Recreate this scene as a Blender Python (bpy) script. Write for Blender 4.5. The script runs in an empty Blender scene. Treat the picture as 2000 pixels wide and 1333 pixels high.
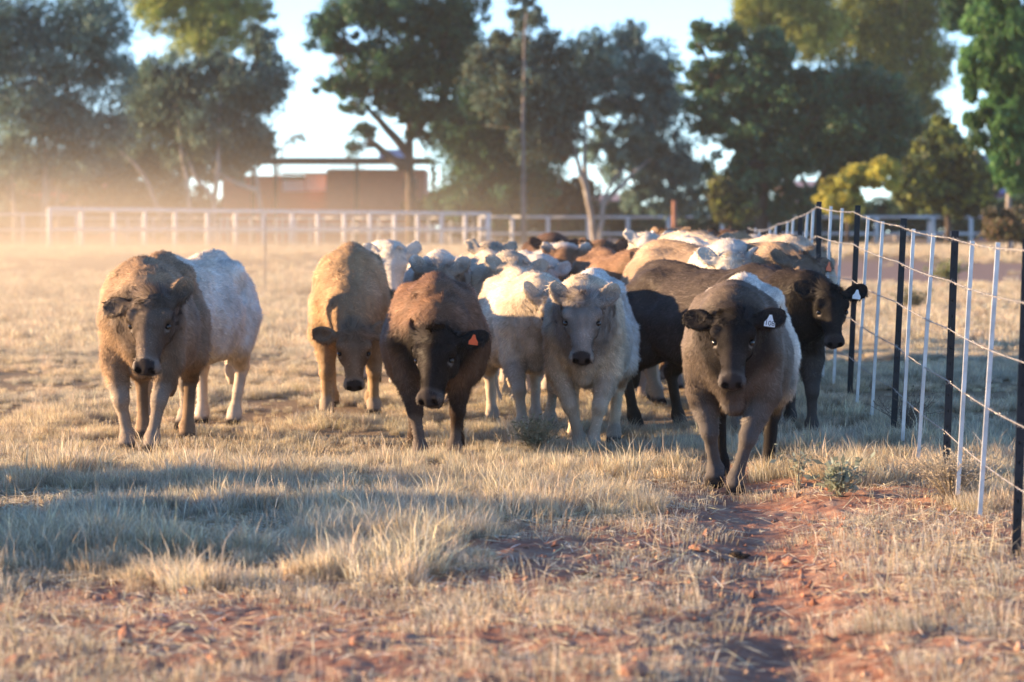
import bpy, math, random
import numpy as np
from mathutils import Vector, Matrix

# ------------------------------------------------------------------ camera, sky, sun, exposure
SC = bpy.context.scene
COL = SC.collection
CAM_H, HORIZON, FPX = 1.45, 445.0, 7000.0          # eye height, horizon row and focal length in photo pixels (2000 wide)
cam_data = bpy.data.cameras.new('camera')
cam = bpy.data.objects.new('camera', cam_data)
COL.objects.link(cam)
cam_data.sensor_width = 36.0
cam_data.lens = 36.0 * FPX / 2000.0
cam_data.clip_end = 3000.0
cam_data.clip_start = 0.5
cam_data.dof.use_dof = True
cam_data.dof.focus_distance = 21.0
cam_data.dof.aperture_fstop = 3.6
cam.location = (0, 0, CAM_H)
cam.rotation_euler = (math.pi / 2 - math.atan((666.5 - HORIZON) / FPX), 0, 0)
SC.camera = cam

SUN_ELEV = math.radians(9.5)
SUN_AZ = math.radians(-7.0)                        # the sun stands on the left, a little behind the herd
sun_dir = Vector((-math.cos(SUN_AZ) * math.cos(SUN_ELEV), -math.sin(SUN_AZ) * math.cos(SUN_ELEV), math.sin(SUN_ELEV)))
world = bpy.data.worlds.new('World')
SC.world = world
world.use_nodes = True
wn = world.node_tree
wn.nodes.clear()
wo = wn.nodes.new('ShaderNodeOutputWorld')
wb = wn.nodes.new('ShaderNodeBackground')
ws = wn.nodes.new('ShaderNodeTexSky')
ws.sky_type = 'NISHITA'
ws.sun_disc = False
ws.sun_elevation = SUN_ELEV
ws.sun_rotation = math.atan2(sun_dir.x, sun_dir.y)
ws.altitude = 300
ws.air_density = 0.5
ws.dust_density = 0.0
ws.ozone_density = 2.0
wb.inputs[1].default_value = 0.14
wn.links.new(ws.outputs[0], wb.inputs[0])
wn.links.new(wb.outputs[0], wo.inputs[0])

sun_data = bpy.data.lights.new('sun', 'SUN')
sun_data.energy = 5.0
sun_data.angle = math.radians(0.5)
sun_data.color = (1.0, 0.67, 0.37)
sun = bpy.data.objects.new('sun', sun_data)
COL.objects.link(sun)
sun.rotation_euler = sun_dir.to_track_quat('Z', 'Y').to_euler()

SC.view_settings.view_transform = 'Standard'
SC.view_settings.look = 'None'
SC.view_settings.exposure = 1.7
SC.view_settings.gamma = 1.0
SC.view_settings.use_curve_mapping = False
SC.render.engine = 'CYCLES'
SC.cycles.max_bounces = 6
SC.cycles.diffuse_bounces = 3
SC.cycles.transparent_max_bounces = 6
SC.cycles.volume_bounces = 0
SC.cycles.volume_step_rate = 4.0
SC.cycles.volume_max_steps = 64

RS = np.random.RandomState(11)

# ------------------------------------------------------------------ helpers
def tag(o, label=None, cat=None, group=None, kind=None):
    if label: o['label'] = label
    if cat: o['category'] = cat
    if group: o['group'] = group
    if kind: o['kind'] = kind
    return o

def empty(name, loc, rz=0.0):
    o = bpy.data.objects.new(name, None)
    o.empty_display_size = 0.2
    o.location = loc
    o.rotation_euler = (0, 0, rz)
    COL.objects.link(o)
    return o

def link(name, me, mat=None, parent=None, loc=None):
    o = bpy.data.objects.new(name, me)
    COL.objects.link(o)
    if mat is not None and len(me.materials) == 0:
        me.materials.append(mat)
    if parent is not None:
        o.parent = parent
    if loc is not None:
        o.location = loc
    return o

def mesh_np(name, V, F, smooth=False, col=None, normals=None):
    """V (n,3), F (m,k) with k = 3 or 4"""
    V = np.ascontiguousarray(V, dtype=np.float32)
    F = np.ascontiguousarray(F, dtype=np.int32)
    me = bpy.data.meshes.new(name)
    k = F.shape[1]
    me.vertices.add(len(V)); me.loops.add(F.size); me.polygons.add(len(F))
    me.vertices.foreach_set('co', V.ravel())
    me.loops.foreach_set('vertex_index', F.ravel())
    me.polygons.foreach_set('loop_start', np.arange(0, F.size, k, dtype=np.int32))
    me.update(calc_edges=True)
    me.polygons.foreach_set('use_smooth', np.full(len(F), bool(smooth or normals is not None)))
    if col is not None:
        a = me.attributes.new('col', 'FLOAT_COLOR', 'POINT')
        c = np.ones((len(V), 4), np.float32); c[:, :3] = col
        a.data.foreach_set('color', c.ravel())
    if normals is not None:
        me.normals_split_custom_set_from_vertices(np.ascontiguousarray(normals, dtype=np.float32))
    return me

class MB:
    """collects boxes, prisms and tubes and links them as one mesh object"""
    def __init__(s): s.v = []; s.f = []; s.n = 0
    def add(s, V, F):
        s.v.extend([tuple(p) for p in V]); s.f.extend([tuple(i + s.n for i in f) for f in F]); s.n += len(V); return s
    def box(s, a, b, M=None):
        V = [Vector((x, y, z)) for z in (a[2], b[2]) for y in (a[1], b[1]) for x in (a[0], b[0])]
        if M is not None: V = [M @ p for p in V]
        return s.add(V, [(0,2,3,1),(4,5,7,6),(0,1,5,4),(2,6,7,3),(0,4,6,2),(1,3,7,5)])
    def tube(s, pts, rad, n=8, cap=True, squash=None):
        pts = [Vector(p) for p in pts]
        if not hasattr(rad, '__len__'): rad = [rad] * len(pts)
        V, F = [], []
        up = Vector((0, 0, 1)) if abs((pts[-1] - pts[0]).normalized().z) < .9 else Vector((1, 0, 0))
        for i, p in enumerate(pts):
            t = (pts[min(i+1, len(pts)-1)] - pts[max(i-1, 0)]).normalized()
            a = t.cross(up).normalized(); b = t.cross(a).normalized()
            for j in range(n):
                an = 2 * math.pi * j / n
                V.append(p + (a * math.cos(an) + b * math.sin(an)) * rad[i])
        for i in range(len(pts) - 1):
            for j in range(n):
                k = (j + 1) % n
                F.append((i*n+j, i*n+k, (i+1)*n+k, (i+1)*n+j))
        if cap:
            F.append(tuple(range(n))[::-1]); F.append(tuple((len(pts)-1)*n + j for j in range(n)))
        return s.add(V, F)
    def build(s, name, mat=None, parent=None, smooth=False, loc=None):
        me = bpy.data.meshes.new(name)
        me.from_pydata(s.v, [], s.f); me.update()
        if smooth: me.polygons.foreach_set('use_smooth', [True] * len(me.polygons))
        return link(name, me, mat, parent, loc)

_perm = np.random.RandomState(5).rand(64, 64, 64).astype(np.float32)
def vnoise(x, y, z=0.0):
    x = np.asarray(x, np.float32); y = np.asarray(y, np.float32); z = np.asarray(z, np.float32) + np.zeros_like(x)
    xi = np.floor(x).astype(int); yi = np.floor(y).astype(int); zi = np.floor(z).astype(int)
    fx, fy, fz = x - xi, y - yi, z - zi
    fx = fx*fx*(3-2*fx); fy = fy*fy*(3-2*fy); fz = fz*fz*(3-2*fz)
    r = 0
    for a in (0, 1):
        for b in (0, 1):
            for c in (0, 1):
                w = (fx if a else 1-fx) * (fy if b else 1-fy) * (fz if c else 1-fz)
                r = r + w * _perm[(xi+a) & 63, (yi+b) & 63, (zi+c) & 63]
    return r * 2 - 1
def fbm(x, y, z=0.0, o=3):
    r, a, s = 0, 1.0, 1.0
    for i in range(o):
        r = r + a * vnoise(np.asarray(x) * s + i * 17.3, np.asarray(y) * s + i * 9.1, np.asarray(z) * s); a *= .5; s *= 2.03
    return r
def sstep(a, b, x):
    t = np.clip((x - a) / (b - a), 0, 1)
    return t * t * (3 - 2 * t)

def trail_x(y):
    return np.interp(y, [9, 11.4, 15.5, 18, 19.7, 24], [.75, .9, 1.08, 1.25, 1.3, 1.35])
def ground_z(x, y, fine=True):
    x = np.asarray(x, float); y = np.asarray(y, float)
    hump = np.interp(y, [0, 16, 19.5, 23, 26, 28, 33.5, 40, 60, 110, 400, 900], [0, 0, .02, .09, .2, .25, .16, .06, .15, .6, .62, .62])
    flat = np.interp(y, [0, 24, 28, 33, 40, 60, 110, 400, 900], [0, .01, .07, .08, .06, .15, .6, .62, .62])
    k = sstep(1.0, 2.3, x)
    z = hump * k + flat * (1 - k)
    z = z + .012 * vnoise(x * .9, y * .5)
    tr = np.exp(-((x - trail_x(y)) / .28) ** 2) * sstep(23, 20, y)
    z = z - .05 * tr
    if fine:
        near = sstep(30, 18, y)
        z = z + near * (.010 * fbm(x * 3.1, y * 3.1) + .012 * np.maximum(0, fbm(x * 11, y * 11, 3.0)) )
    return z
def gz(x, y): return float(ground_z(np.array([x]), np.array([y]))[0])
def at(px, py, d): return Vector(((px - 1000) * d / FPX, d, CAM_H - (py - HORIZON) * d / FPX))

# ------------------------------------------------------------------ materials
def new_mat(name):
    m = bpy.data.materials.new(name); m.use_nodes = True
    nt = m.node_tree; nt.nodes.clear()
    out = nt.nodes.new('ShaderNodeOutputMaterial')
    return m, nt, out
def principled(name, color, rough=.8, metal=0.0, noise=0.0, nscale=5.0, bump=0.0, bscale=40.0, spec=.3, color2=None):
    m, nt, out = new_mat(name)
    b = nt.nodes.new('ShaderNodeBsdfPrincipled')
    b.inputs['Roughness'].default_value = rough; b.inputs['Metallic'].default_value = metal
    b.inputs['Specular IOR Level'].default_value = spec
    b.inputs['Base Color'].default_value = (*color, 1)
    tc = nt.nodes.new('ShaderNodeTexCoord')
    if noise or color2:
        n = nt.nodes.new('ShaderNodeTexNoise'); n.inputs['Scale'].default_value = nscale; n.inputs['Detail'].default_value = 5
        nt.links.new(tc.outputs['Object'], n.inputs['Vector'])
        r = nt.nodes.new('ShaderNodeValToRGB')
        c2 = color2 if color2 else tuple(c * (1 - noise) for c in color)
        c1 = color if color2 else tuple(min(1, c * (1 + noise)) for c in color)
        r.color_ramp.elements[0].position = .35; r.color_ramp.elements[1].position = .65
        r.color_ramp.elements[0].color = (*c2, 1); r.color_ramp.elements[1].color = (*c1, 1)
        nt.links.new(n.outputs['Fac'], r.inputs[0]); nt.links.new(r.outputs[0], b.inputs['Base Color'])
    if bump:
        n2 = nt.nodes.new('ShaderNodeTexNoise'); n2.inputs['Scale'].default_value = bscale; n2.inputs['Detail'].default_value = 4
        nt.links.new(tc.outputs['Object'], n2.inputs['Vector'])
        bp = nt.nodes.new('ShaderNodeBump'); bp.inputs['Strength'].default_value = bump; bp.inputs['Distance'].default_value = .02
        nt.links.new(n2.outputs['Fac'], bp.inputs['Height']); nt.links.new(bp.outputs[0], b.inputs['Normal'])
    nt.links.new(b.outputs[0], out.inputs[0])
    return m
def blade_mat(name, transl=.35, rough=.6, rnd=.25, gloss=.12):
    """thin plant matter coloured by the 'col' attribute, varied per instanced tuft"""
    m, nt, out = new_mat(name)
    at_ = nt.nodes.new('ShaderNodeAttribute'); at_.attribute_name = 'col'
    oi = nt.nodes.new('ShaderNodeObjectInfo')
    hs = nt.nodes.new('ShaderNodeHueSaturation')
    mr = nt.nodes.new('ShaderNodeMapRange'); mr.inputs[3].default_value = 1 - rnd; mr.inputs[4].default_value = 1 + rnd
    mr2 = nt.nodes.new('ShaderNodeMapRange'); mr2.inputs[3].default_value = .485; mr2.inputs[4].default_value = .515
    mul = nt.nodes.new('ShaderNodeMath'); mul.operation = 'MULTIPLY'; mul.inputs[1].default_value = 7.31
    fr = nt.nodes.new('ShaderNodeMath'); fr.operation = 'FRACT'
    L = nt.links.new
    L(oi.outputs['Random'], mr.inputs[0]); L(oi.outputs['Random'], mul.inputs[0]); L(mul.outputs[0], fr.inputs[0]); L(fr.outputs[0], mr2.inputs[0])
    L(at_.outputs['Color'], hs.inputs['Color']); L(mr.outputs[0], hs.inputs['Value']); L(mr2.outputs[0], hs.inputs['Hue'])
    b = nt.nodes.new('ShaderNodeBsdfPrincipled'); b.inputs['Roughness'].default_value = rough; b.inputs['Specular IOR Level'].default_value = gloss
    t = nt.nodes.new('ShaderNodeBsdfTranslucent')
    mx = nt.nodes.new('ShaderNodeMixShader'); mx.inputs[0].default_value = transl
    L(hs.outputs[0], b.inputs['Base Color']); L(hs.outputs[0], t.inputs['Color'])
    L(b.outputs[0], mx.inputs[1]); L(t.outputs[0], mx.inputs[2]); L(mx.outputs[0], out.inputs[0])
    return m
def col_mat(name, rough=.75, spec=.15, sheen=0.0, mottle=0.0):
    m, nt, out = new_mat(name)
    at_ = nt.nodes.new('ShaderNodeAttribute'); at_.attribute_name = 'col'
    b = nt.nodes.new('ShaderNodeBsdfPrincipled'); b.inputs['Roughness'].default_value = rough; b.inputs['Specular IOR Level'].default_value = spec
    if sheen:
        b.inputs['Sheen Weight'].default_value = sheen; b.inputs['Sheen Roughness'].default_value = .5
    nt.links.new(at_.outputs['Color'], b.inputs['Base Color']); nt.links.new(b.outputs[0], out.inputs[0])
    return m

M_HIDE = col_mat('cow_hide', .85, .1)
M_FUR = col_mat('cow_fur', .6, .22)
M_EYE = principled('cow_eye', (.012, .009, .008), .08, spec=.6)
M_LEAF = blade_mat('leaf', .45, .5, .18, .3)
M_GRASS = blade_mat('dry_grass', .5, .7, .3, .08)
M_BARK = principled('pale_bark', (.42, .38, .34), .85, color2=(.25, .21, .18), nscale=1.6, bump=.4, bscale=9)
M_BARKD = principled('dark_bark', (.12, .09, .07), .9, color2=(.06, .045, .035), nscale=2.5, bump=.5, bscale=9)
M_GALV = principled('galvanised_steel', (.62, .63, .64), .42, metal=.55, noise=.15, nscale=14)
M_PICKET = principled('black_enamel_steel', (.022, .024, .028), .5, noise=.25, nscale=9)
M_WIRE = principled('galvanised_wire', (.50, .47, .43), .5, metal=.4)
M_WHITE = principled('weathered_white_paint', (.70, .69, .68), .6, noise=.08, nscale=1.1)
# ------------------------------------------------------------------ cattle
def surface_nets(D, xs, ys, zs):
    S = D < 0
    nx, ny, nz = D.shape
    c = [S[a:nx-1+a, b:ny-1+b, e:nz-1+e] for a in (0,1) for b in (0,1) for e in (0,1)]
    cnt = sum(q.astype(np.int8) for q in c)
    act = (cnt > 0) & (cnt < 8)
    I, J, K = np.nonzero(act)
    idx = np.full(act.shape, -1, np.int32); idx[I, J, K] = np.arange(len(I))
    P = np.zeros((len(I), 3)); W = np.zeros(len(I))
    X = (xs, ys, zs)
    def corner(a, b, e): return D[I+a, J+b, K+e]
    def pos(a, b, e): return np.stack([xs[I+a], ys[J+b], zs[K+e]], 1)
    cs = [(a, b, e) for a in (0,1) for b in (0,1) for e in (0,1)]
    for p in cs:
        for ax in range(3):
            if p[ax] == 0:
                q = list(p); q[ax] = 1; q = tuple(q)
                da, db = corner(*p), corner(*q)
                m = (da < 0) != (db < 0)
                t = np.where(m, da / np.where(m, da - db, 1), 0)
                P += np.where(m[:, None], pos(*p) * (1 - t)[:, None] + pos(*q) * t[:, None], 0); W += m
    P /= W[:, None]
    F = []
    # quads around each sign-changing grid edge
    for ax in range(3):
        sl0 = [slice(1, -1)] * 3; sl0[ax] = slice(0, -1)
        sl1 = [slice(1, -1)] * 3; sl1[ax] = slice(1, None)
        A, B = S[tuple(sl0)], S[tuple(sl1)]
        e = np.array(np.nonzero(A != B)).T
        if not len(e): continue
        off = np.array([1, 1, 1]); off[ax] = 0
        e = e + off
        a_in = S[e[:, 0], e[:, 1], e[:, 2]]
        o1, o2 = [(1, 2), (2, 0), (0, 1)][ax]
        d1 = np.zeros(3, int); d1[o1] = 1
        d2 = np.zeros(3, int); d2[o2] = 1
        q = [e - d1 - d2, e - d2, e, e - d1]
        Q = np.stack([idx[k[:, 0], k[:, 1], k[:, 2]] for k in q], 1)
        Q = np.where(a_in[:, None], Q, Q[:, ::-1])
        F.append(Q)
    return P, np.concatenate(F)

class Field:
    def __init__(s, xs, ys, zs):
        s.xs, s.ys, s.zs = [a.astype(np.float32) for a in (xs, ys, zs)]
        s.D = np.full((len(xs), len(ys), len(zs)), 1.0, np.float32)
    def sub(s, lo, hi):
        r = []
        for a, l, h in zip((s.xs, s.ys, s.zs), lo, hi):
            i = np.searchsorted(a, l); j = np.searchsorted(a, h)
            r.append(slice(max(0, i), max(i, j)))
        X = s.xs[r[0]][:, None, None]; Y = s.ys[r[1]][None, :, None]; Z = s.zs[r[2]][None, None, :]
        return tuple(r), X, Y, Z
    def merge(s, sl, d, k, op='add'):
        a = s.D[sl]
        if a.size == 0: return
        if op == 'add':
            h = np.clip(.5 + .5 * (a - d) / k, 0, 1)
            s.D[sl] = a * (1 - h) + d * h - k * h * (1 - h)
        else:
            h = np.clip(.5 - .5 * (a + d) / k, 0, 1)
            s.D[sl] = a * (1 - h) + (-d) * h + k * h * (1 - h)
    def ell(s, c, R, k=.04, M=None, op='add', m=.1):
        """ellipsoid of radii R at c; M: 3x3 whose COLUMNS are its axes"""
        rm = max(R) + m; c = np.asarray(c, float)
        sl, X, Y, Z = s.sub(c - rm, c + rm)
        x, y, z = X - c[0], Y - c[1], Z - c[2]
        if M is not None:
            x, y, z = [x * M[0, i] + y * M[1, i] + z * M[2, i] for i in range(3)]
        a, b, e = x / R[0], y / R[1], z / R[2]
        k0 = np.sqrt(a*a + b*b + e*e) + 1e-6
        k1 = np.sqrt((a/R[0])**2 + (b/R[1])**2 + (e/R[2])**2) + 1e-6
        s.merge(sl, (k0 * (k0 - 1) / k1).astype(np.float32), k, op)
    def cone(s, a, b, ra, rb, k=.04, flat=1.0, op='add', m=.1):
        """capsule from a to b with radii ra, rb; flat scales the distance across X (flat < 1: wider in x)"""
        a = np.asarray(a, float); b = np.asarray(b, float)
        rm = max(ra, rb) / min(flat, 1) + m
        sl, X, Y, Z = s.sub(np.minimum(a, b) - rm, np.maximum(a, b) + rm)
        ab = b - a; L2 = float((ab * ab).sum()) + 1e-9
        t = np.clip(((X - a[0]) * ab[0] + (Y - a[1]) * ab[1] + (Z - a[2]) * ab[2]) / L2, 0, 1)
        dx = (X - a[0] - t * ab[0]) * flat; dy = Y - a[1] - t * ab[1]; dz = Z - a[2] - t * ab[2]
        s.merge(sl, (np.sqrt(dx*dx + dy*dy + dz*dz) - (ra + (rb - ra) * t)).astype(np.float32), k, op)

def head_frame(h):
    """h: dict(o=poll position, pitch, yaw, roll) in cow space -> origin, columns (right r, face normal u, face direction f)"""
    p, y, r = math.radians(h['pitch']), math.radians(h['yaw']), math.radians(h.get('roll', 0))
    f = Vector((0, -math.cos(p), -math.sin(p))); u = Vector((0, -math.sin(p), math.cos(p))); rr = Vector((1, 0, 0))
    R = Matrix.Rotation(r, 3, f)
    rr, u = R @ rr, R @ u
    R = Matrix.Rotation(y, 3, 'Z')
    rr, u, f = R @ rr, R @ u, R @ f
    return np.array(h['o'], float), np.array([rr, u, f]).T

def cow_fields(P, res, hres):
    o, H = head_frame(P['head'])
    hs = P.get('hs', 1.1); hv = np.array((hs*.95, hs, hs*.88))
    hw = lambda p: o + H @ (np.array(p, float) * hv)
    fat = P.get('fat', 1.0)
    muzz = hw((0, 0, .5))
    hc = hw((0, 0, .22))
    lo = np.array([-.52, min(o[1], muzz[1]) - .16, -.02]); hi = np.array([.52, 1.02, 1.42])
    lo[0] = min(lo[0], hc[0] - .36); hi[0] = max(hi[0], hc[0] + .36)
    def axis(l, h, c, w):
        out = [l]
        while out[-1] < h:
            x = out[-1]; d = max(0, abs(x - c) - w)
            out.append(x + hres + (res - hres) * min(1, d / .15))
        return np.array(out)
    F = Field(axis(lo[0], hi[0], hc[0], .17), axis(lo[1], hi[1], hc[1], .2), axis(lo[2], hi[2], hc[2], .3))
    # trunk: swept cross-sections
    ys = np.array([-.80, -.79, -.76, -.70, -.6, -.45, -.25, 0, .25, .45, .6, .72, .80, .84, .855])
    wd = np.array([.0, .10, .165, .21, .24, .265, .30, .325, .325, .295, .27, .24, .18, .11, .0]) * fat
    tp = np.array([.86, .93, .99, 1.06, 1.13, 1.175, 1.19, 1.19, 1.205, 1.222, 1.22, 1.18, 1.13, 1.08, .95])
    bt = np.array([.82, .76, .69, .61, .54, .48, .45, .45, .47, .52, .60, .68, .76, .84, .93])
    Y = F.ys
    w = np.interp(Y, ys, wd).astype(np.float32)[None, :, None] + .004
    t = np.interp(Y, ys, tp)[None, :, None]; b = np.interp(Y, ys, bt)[None, :, None]
    over = (np.maximum(0, -.795 - Y) + np.maximum(0, Y - .85))[None, :, None]
    zc = t * .47 + b * .53; ht = t - zc; hb = zc - b
    X, Z = F.xs[:, None, None], F.zs[None, None, :]
    sz = (Z - zc); hh = np.where(sz > 0, ht, hb); s_ = sz / hh
    up_ = np.clip(s_, 0, 1)
    dn_ = np.clip(-s_, 0, 1); tap = np.interp(Y, [-.8, -.45, -.1, .4, .8], [.62, .48, .18, .18, .34])[None, :, None]
    q = (np.abs(X / (w * (1 - .10 * up_ - tap * dn_))) ** (2.2 - .35 * up_) + np.abs(s_) ** (2.25 - .2 * up_)) ** (1 / (2.22 - .27 * up_))
    d = (q - 1) * np.minimum(w, hh)
    F.D = np.minimum(1, np.sqrt(np.maximum(d, 0) ** 2 + over ** 2) + np.minimum(d, 0)).astype(np.float32)
    # hips, tail head, shoulders, brisket, thighs
    for s in (-1, 1):
        F.ell((s*.18*fat, .44, 1.11), (.075, .11, .06), .10)
        F.ell((s*.19*fat, -.44, .90), (.11, .15, .25), .045)
        F.cone((s*.14*fat, -.40, 1.08), (s*.21*fat, -.62, .84), .055, .085, .035)
        F.ell((s*.30*fat, .34, .98), (.05, .10, .09), .05, None, 'sub')
        F.ell((s*.19*fat, .60, .80), (.13, .20, .30), .05)
        F.ell((s*.22*fat, -.02, .70), (.10, .33, .19), .12)
    F.cone((0, .55, 1.165), (0, .80, 1.12), .06, .05, .08)
    F.ell((0, .48, 1.195), (.05, .24, .035), .09)
    F.ell((0, -.50, 1.14), (.07, .18, .07), .08)
    F.cone((0, -.66, .82), (0, -.60, .53), .13, .065, .08)
    F.cone((0, .84, 1.11), (0, .93, .95), .035, .028, .03); F.cone((0, .93, .95), (.02, .91, .48), .028, .02, .02)
    F.ell((.02, .91, .40), (.045, .045, .12), .02)
    # legs
    FL = P['feet']
    for i, (s, front) in enumerate(((-1, 1), (1, 1), (-1, 0), (1, 0))):
        dx, dy, lift = FL[i]
        if front:
            A = np.array((s*.185*fat, -.54, .82)); hoof = np.array((s*.15 + dx, -.56 + dy, lift))
            B = np.array((s*.172, -.52 + dy*.25, .58))
            K = np.array((s*.160 + dx*.55, -.575 + dy*.72 - lift*.5, .335 + lift*.75))
            Fk = hoof + np.array((0, .02, .10 + lift*.1))
            if lift > .03: Fk = hoof + np.array((0, .03, .10))
            F.cone(A, B, .125, .098, .06); F.cone(B, K, .094, .051, .03)
            F.ell(K + np.array((0, -.008, 0)), (.054, .056, .065), .015)
            F.cone(K, Fk, .040, .036, .015)
        else:
            A = np.array((s*.20*fat, .52, .78)); hoof = np.array((s*.15 + dx, .66 + dy, lift))
            B = np.array((s*.20, .44 + dy*.3, .60))
            K = np.array((s*.17 + dx*.5, .74 + dy*.75, .42 + lift*.6))
            Fk = hoof + np.array((0, -.005, .10))
            F.cone(A, B, .16, .125, .07); F.cone(B, K, .105, .055, .04)
            F.ell(K, (.046, .06, .07), .02)
            F.cone(K, Fk, .042, .038, .018)
        F.ell(Fk, (.053, .056, .055), .02)
        F.cone(Fk, hoof + np.array((0, -.03, .045)), .046, .052, .02)
        for q_ in (-1, 1):
            F.cone(hoof + np.array((q_*.022, -.03, .06)), hoof + np.array((q_*.026, -.055, .022)), .032, .034, .008)
    # neck and throat
    nb = np.array((0, -.56, .98)); nt = hw((0, -.10, .04))
    mid = nb * .5 + nt * .5 + np.array((0, 0, .01 + .02))
    F.cone(nb, mid, .235, .185, .10); F.cone(mid, nt, .18, .115, .07)
    thr = hw((0, -.17, .14))
    F.cone((0, -.60, .78), thr * .5 + np.array((0, -.60, .80)) * .5, .17, .13, .10)
    F.cone(thr * .5 + np.array((0, -.60, .80)) * .5, thr, .12, .072, .06)
    for dw in (-.020, .022):
        F.cone(hw((dw, -.17, .16)), (dw*.8, -.70, .66), .035, .045, .03)
    # head
    E = lambda c, R, k=.03, op='add', m=.08: F.ell(hw(c), [r_ * h_ for r_, h_ in zip(R, hv)], k, H, op, m)
    E((0, -.03, .06), (.112, .085, .10), .04)
    E((0, -.012, .155), (.127, .078, .13), .03)
    F.cone(hw((0, .015, .17)), hw((0, .010, .40)), .068*hs, .050*hs, .03)
    F.cone(hw((0, -.035, .20)), hw((0, -.028, .40)), .086*hs, .055*hs, .03)
    E((0, -.010, .435), (.070, .060, .066), .03)
    for s in (-1, 1):
        E((s*.070, -.075, .16), (.048, .085, .115), .03)
        E((s*.100, .026, .135), (.036, .03, .045), .02)
        E((s*.050, .004, .455), (.030, .038, .038), .02)
    F.cone(hw((0, -.105, .16)), hw((0, -.060, .41)), .058*hs, .042*hs, .03)
    E((0, -.055, .455), (.050, .030, .036), .012)
    if hres < .016:
        for s in (-1, 1):
            E((s*.112, .014, .200), (.022, .018, .026), .012, 'sub', .05)
            E((s*.038, .024, .494), (.015, .024, .020), .008, 'sub', .05)
    # ears: a leaf with a hollow
    for s, ea in ((-1, P['ears'][0]), (1, P['ears'][1])):
        el, tw, twist = [math.radians(v) for v in ea]    # elevation above the head's side, sweep to the back, turn of the cup
        out = np.array((s*math.cos(el)*math.cos(tw), -math.cos(el)*math.sin(tw)*1.0, -math.sin(el)))   # head coordinates: r, u, f (up = -f)
        nrm = np.array((0, 1.0, 0)); nrm = nrm - out * nrm.dot(out); nrm /= np.linalg.norm(nrm)
        wv = np.cross(nrm, out)
        c_, s__ = math.cos(twist), math.sin(twist)
        nrm, wv = nrm * c_ + wv * s__ * s, wv * c_ - nrm * s__ * s
        base = np.array((s*.098, -.035, .055))
        M = H @ np.array([out, wv, nrm]).T
        F.cone(hw(base), hw(base + out*.07), .035, .032, .02)
        F.ell(hw(base + out*.125), (.095, .064, .026), .015, M)
        F.ell(hw(base + out*.150 + nrm*.022), (.078, .044, .022), .008, M, 'sub', .05)
        P.setdefault('ear_frames', []).append((hw(base + out*.12 + nrm*.03), M))
    return F, o, H

def vnormals(V, F):
    fn = np.cross(V[F[:, 2]] - V[F[:, 0]], V[F[:, 3]] - V[F[:, 1]])
    N = np.zeros_like(V)
    for i in range(4):
        for c in range(3):
            N[:, c] += np.bincount(F[:, i], fn[:, c], len(V))
    return N / (np.linalg.norm(N, axis=1, keepdims=True) + 1e-9)

def smooth_mesh(V, F, it, lam=.5):
    n = len(V)
    E = np.concatenate([F[:, [0, 1]], F[:, [1, 2]], F[:, [2, 3]], F[:, [3, 0]]])
    deg = np.bincount(E[:, 0], minlength=n) + np.bincount(E[:, 1], minlength=n)
    for i in range(it):
        for l in (lam, -lam * .94):
            A = np.stack([np.bincount(E[:, 0], V[E[:, 1], c], n) + np.bincount(E[:, 1], V[E[:, 0], c], n) for c in range(3)], 1)
            V = V + l * (A / np.maximum(deg, 1)[:, None] - V)
    return V

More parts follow.
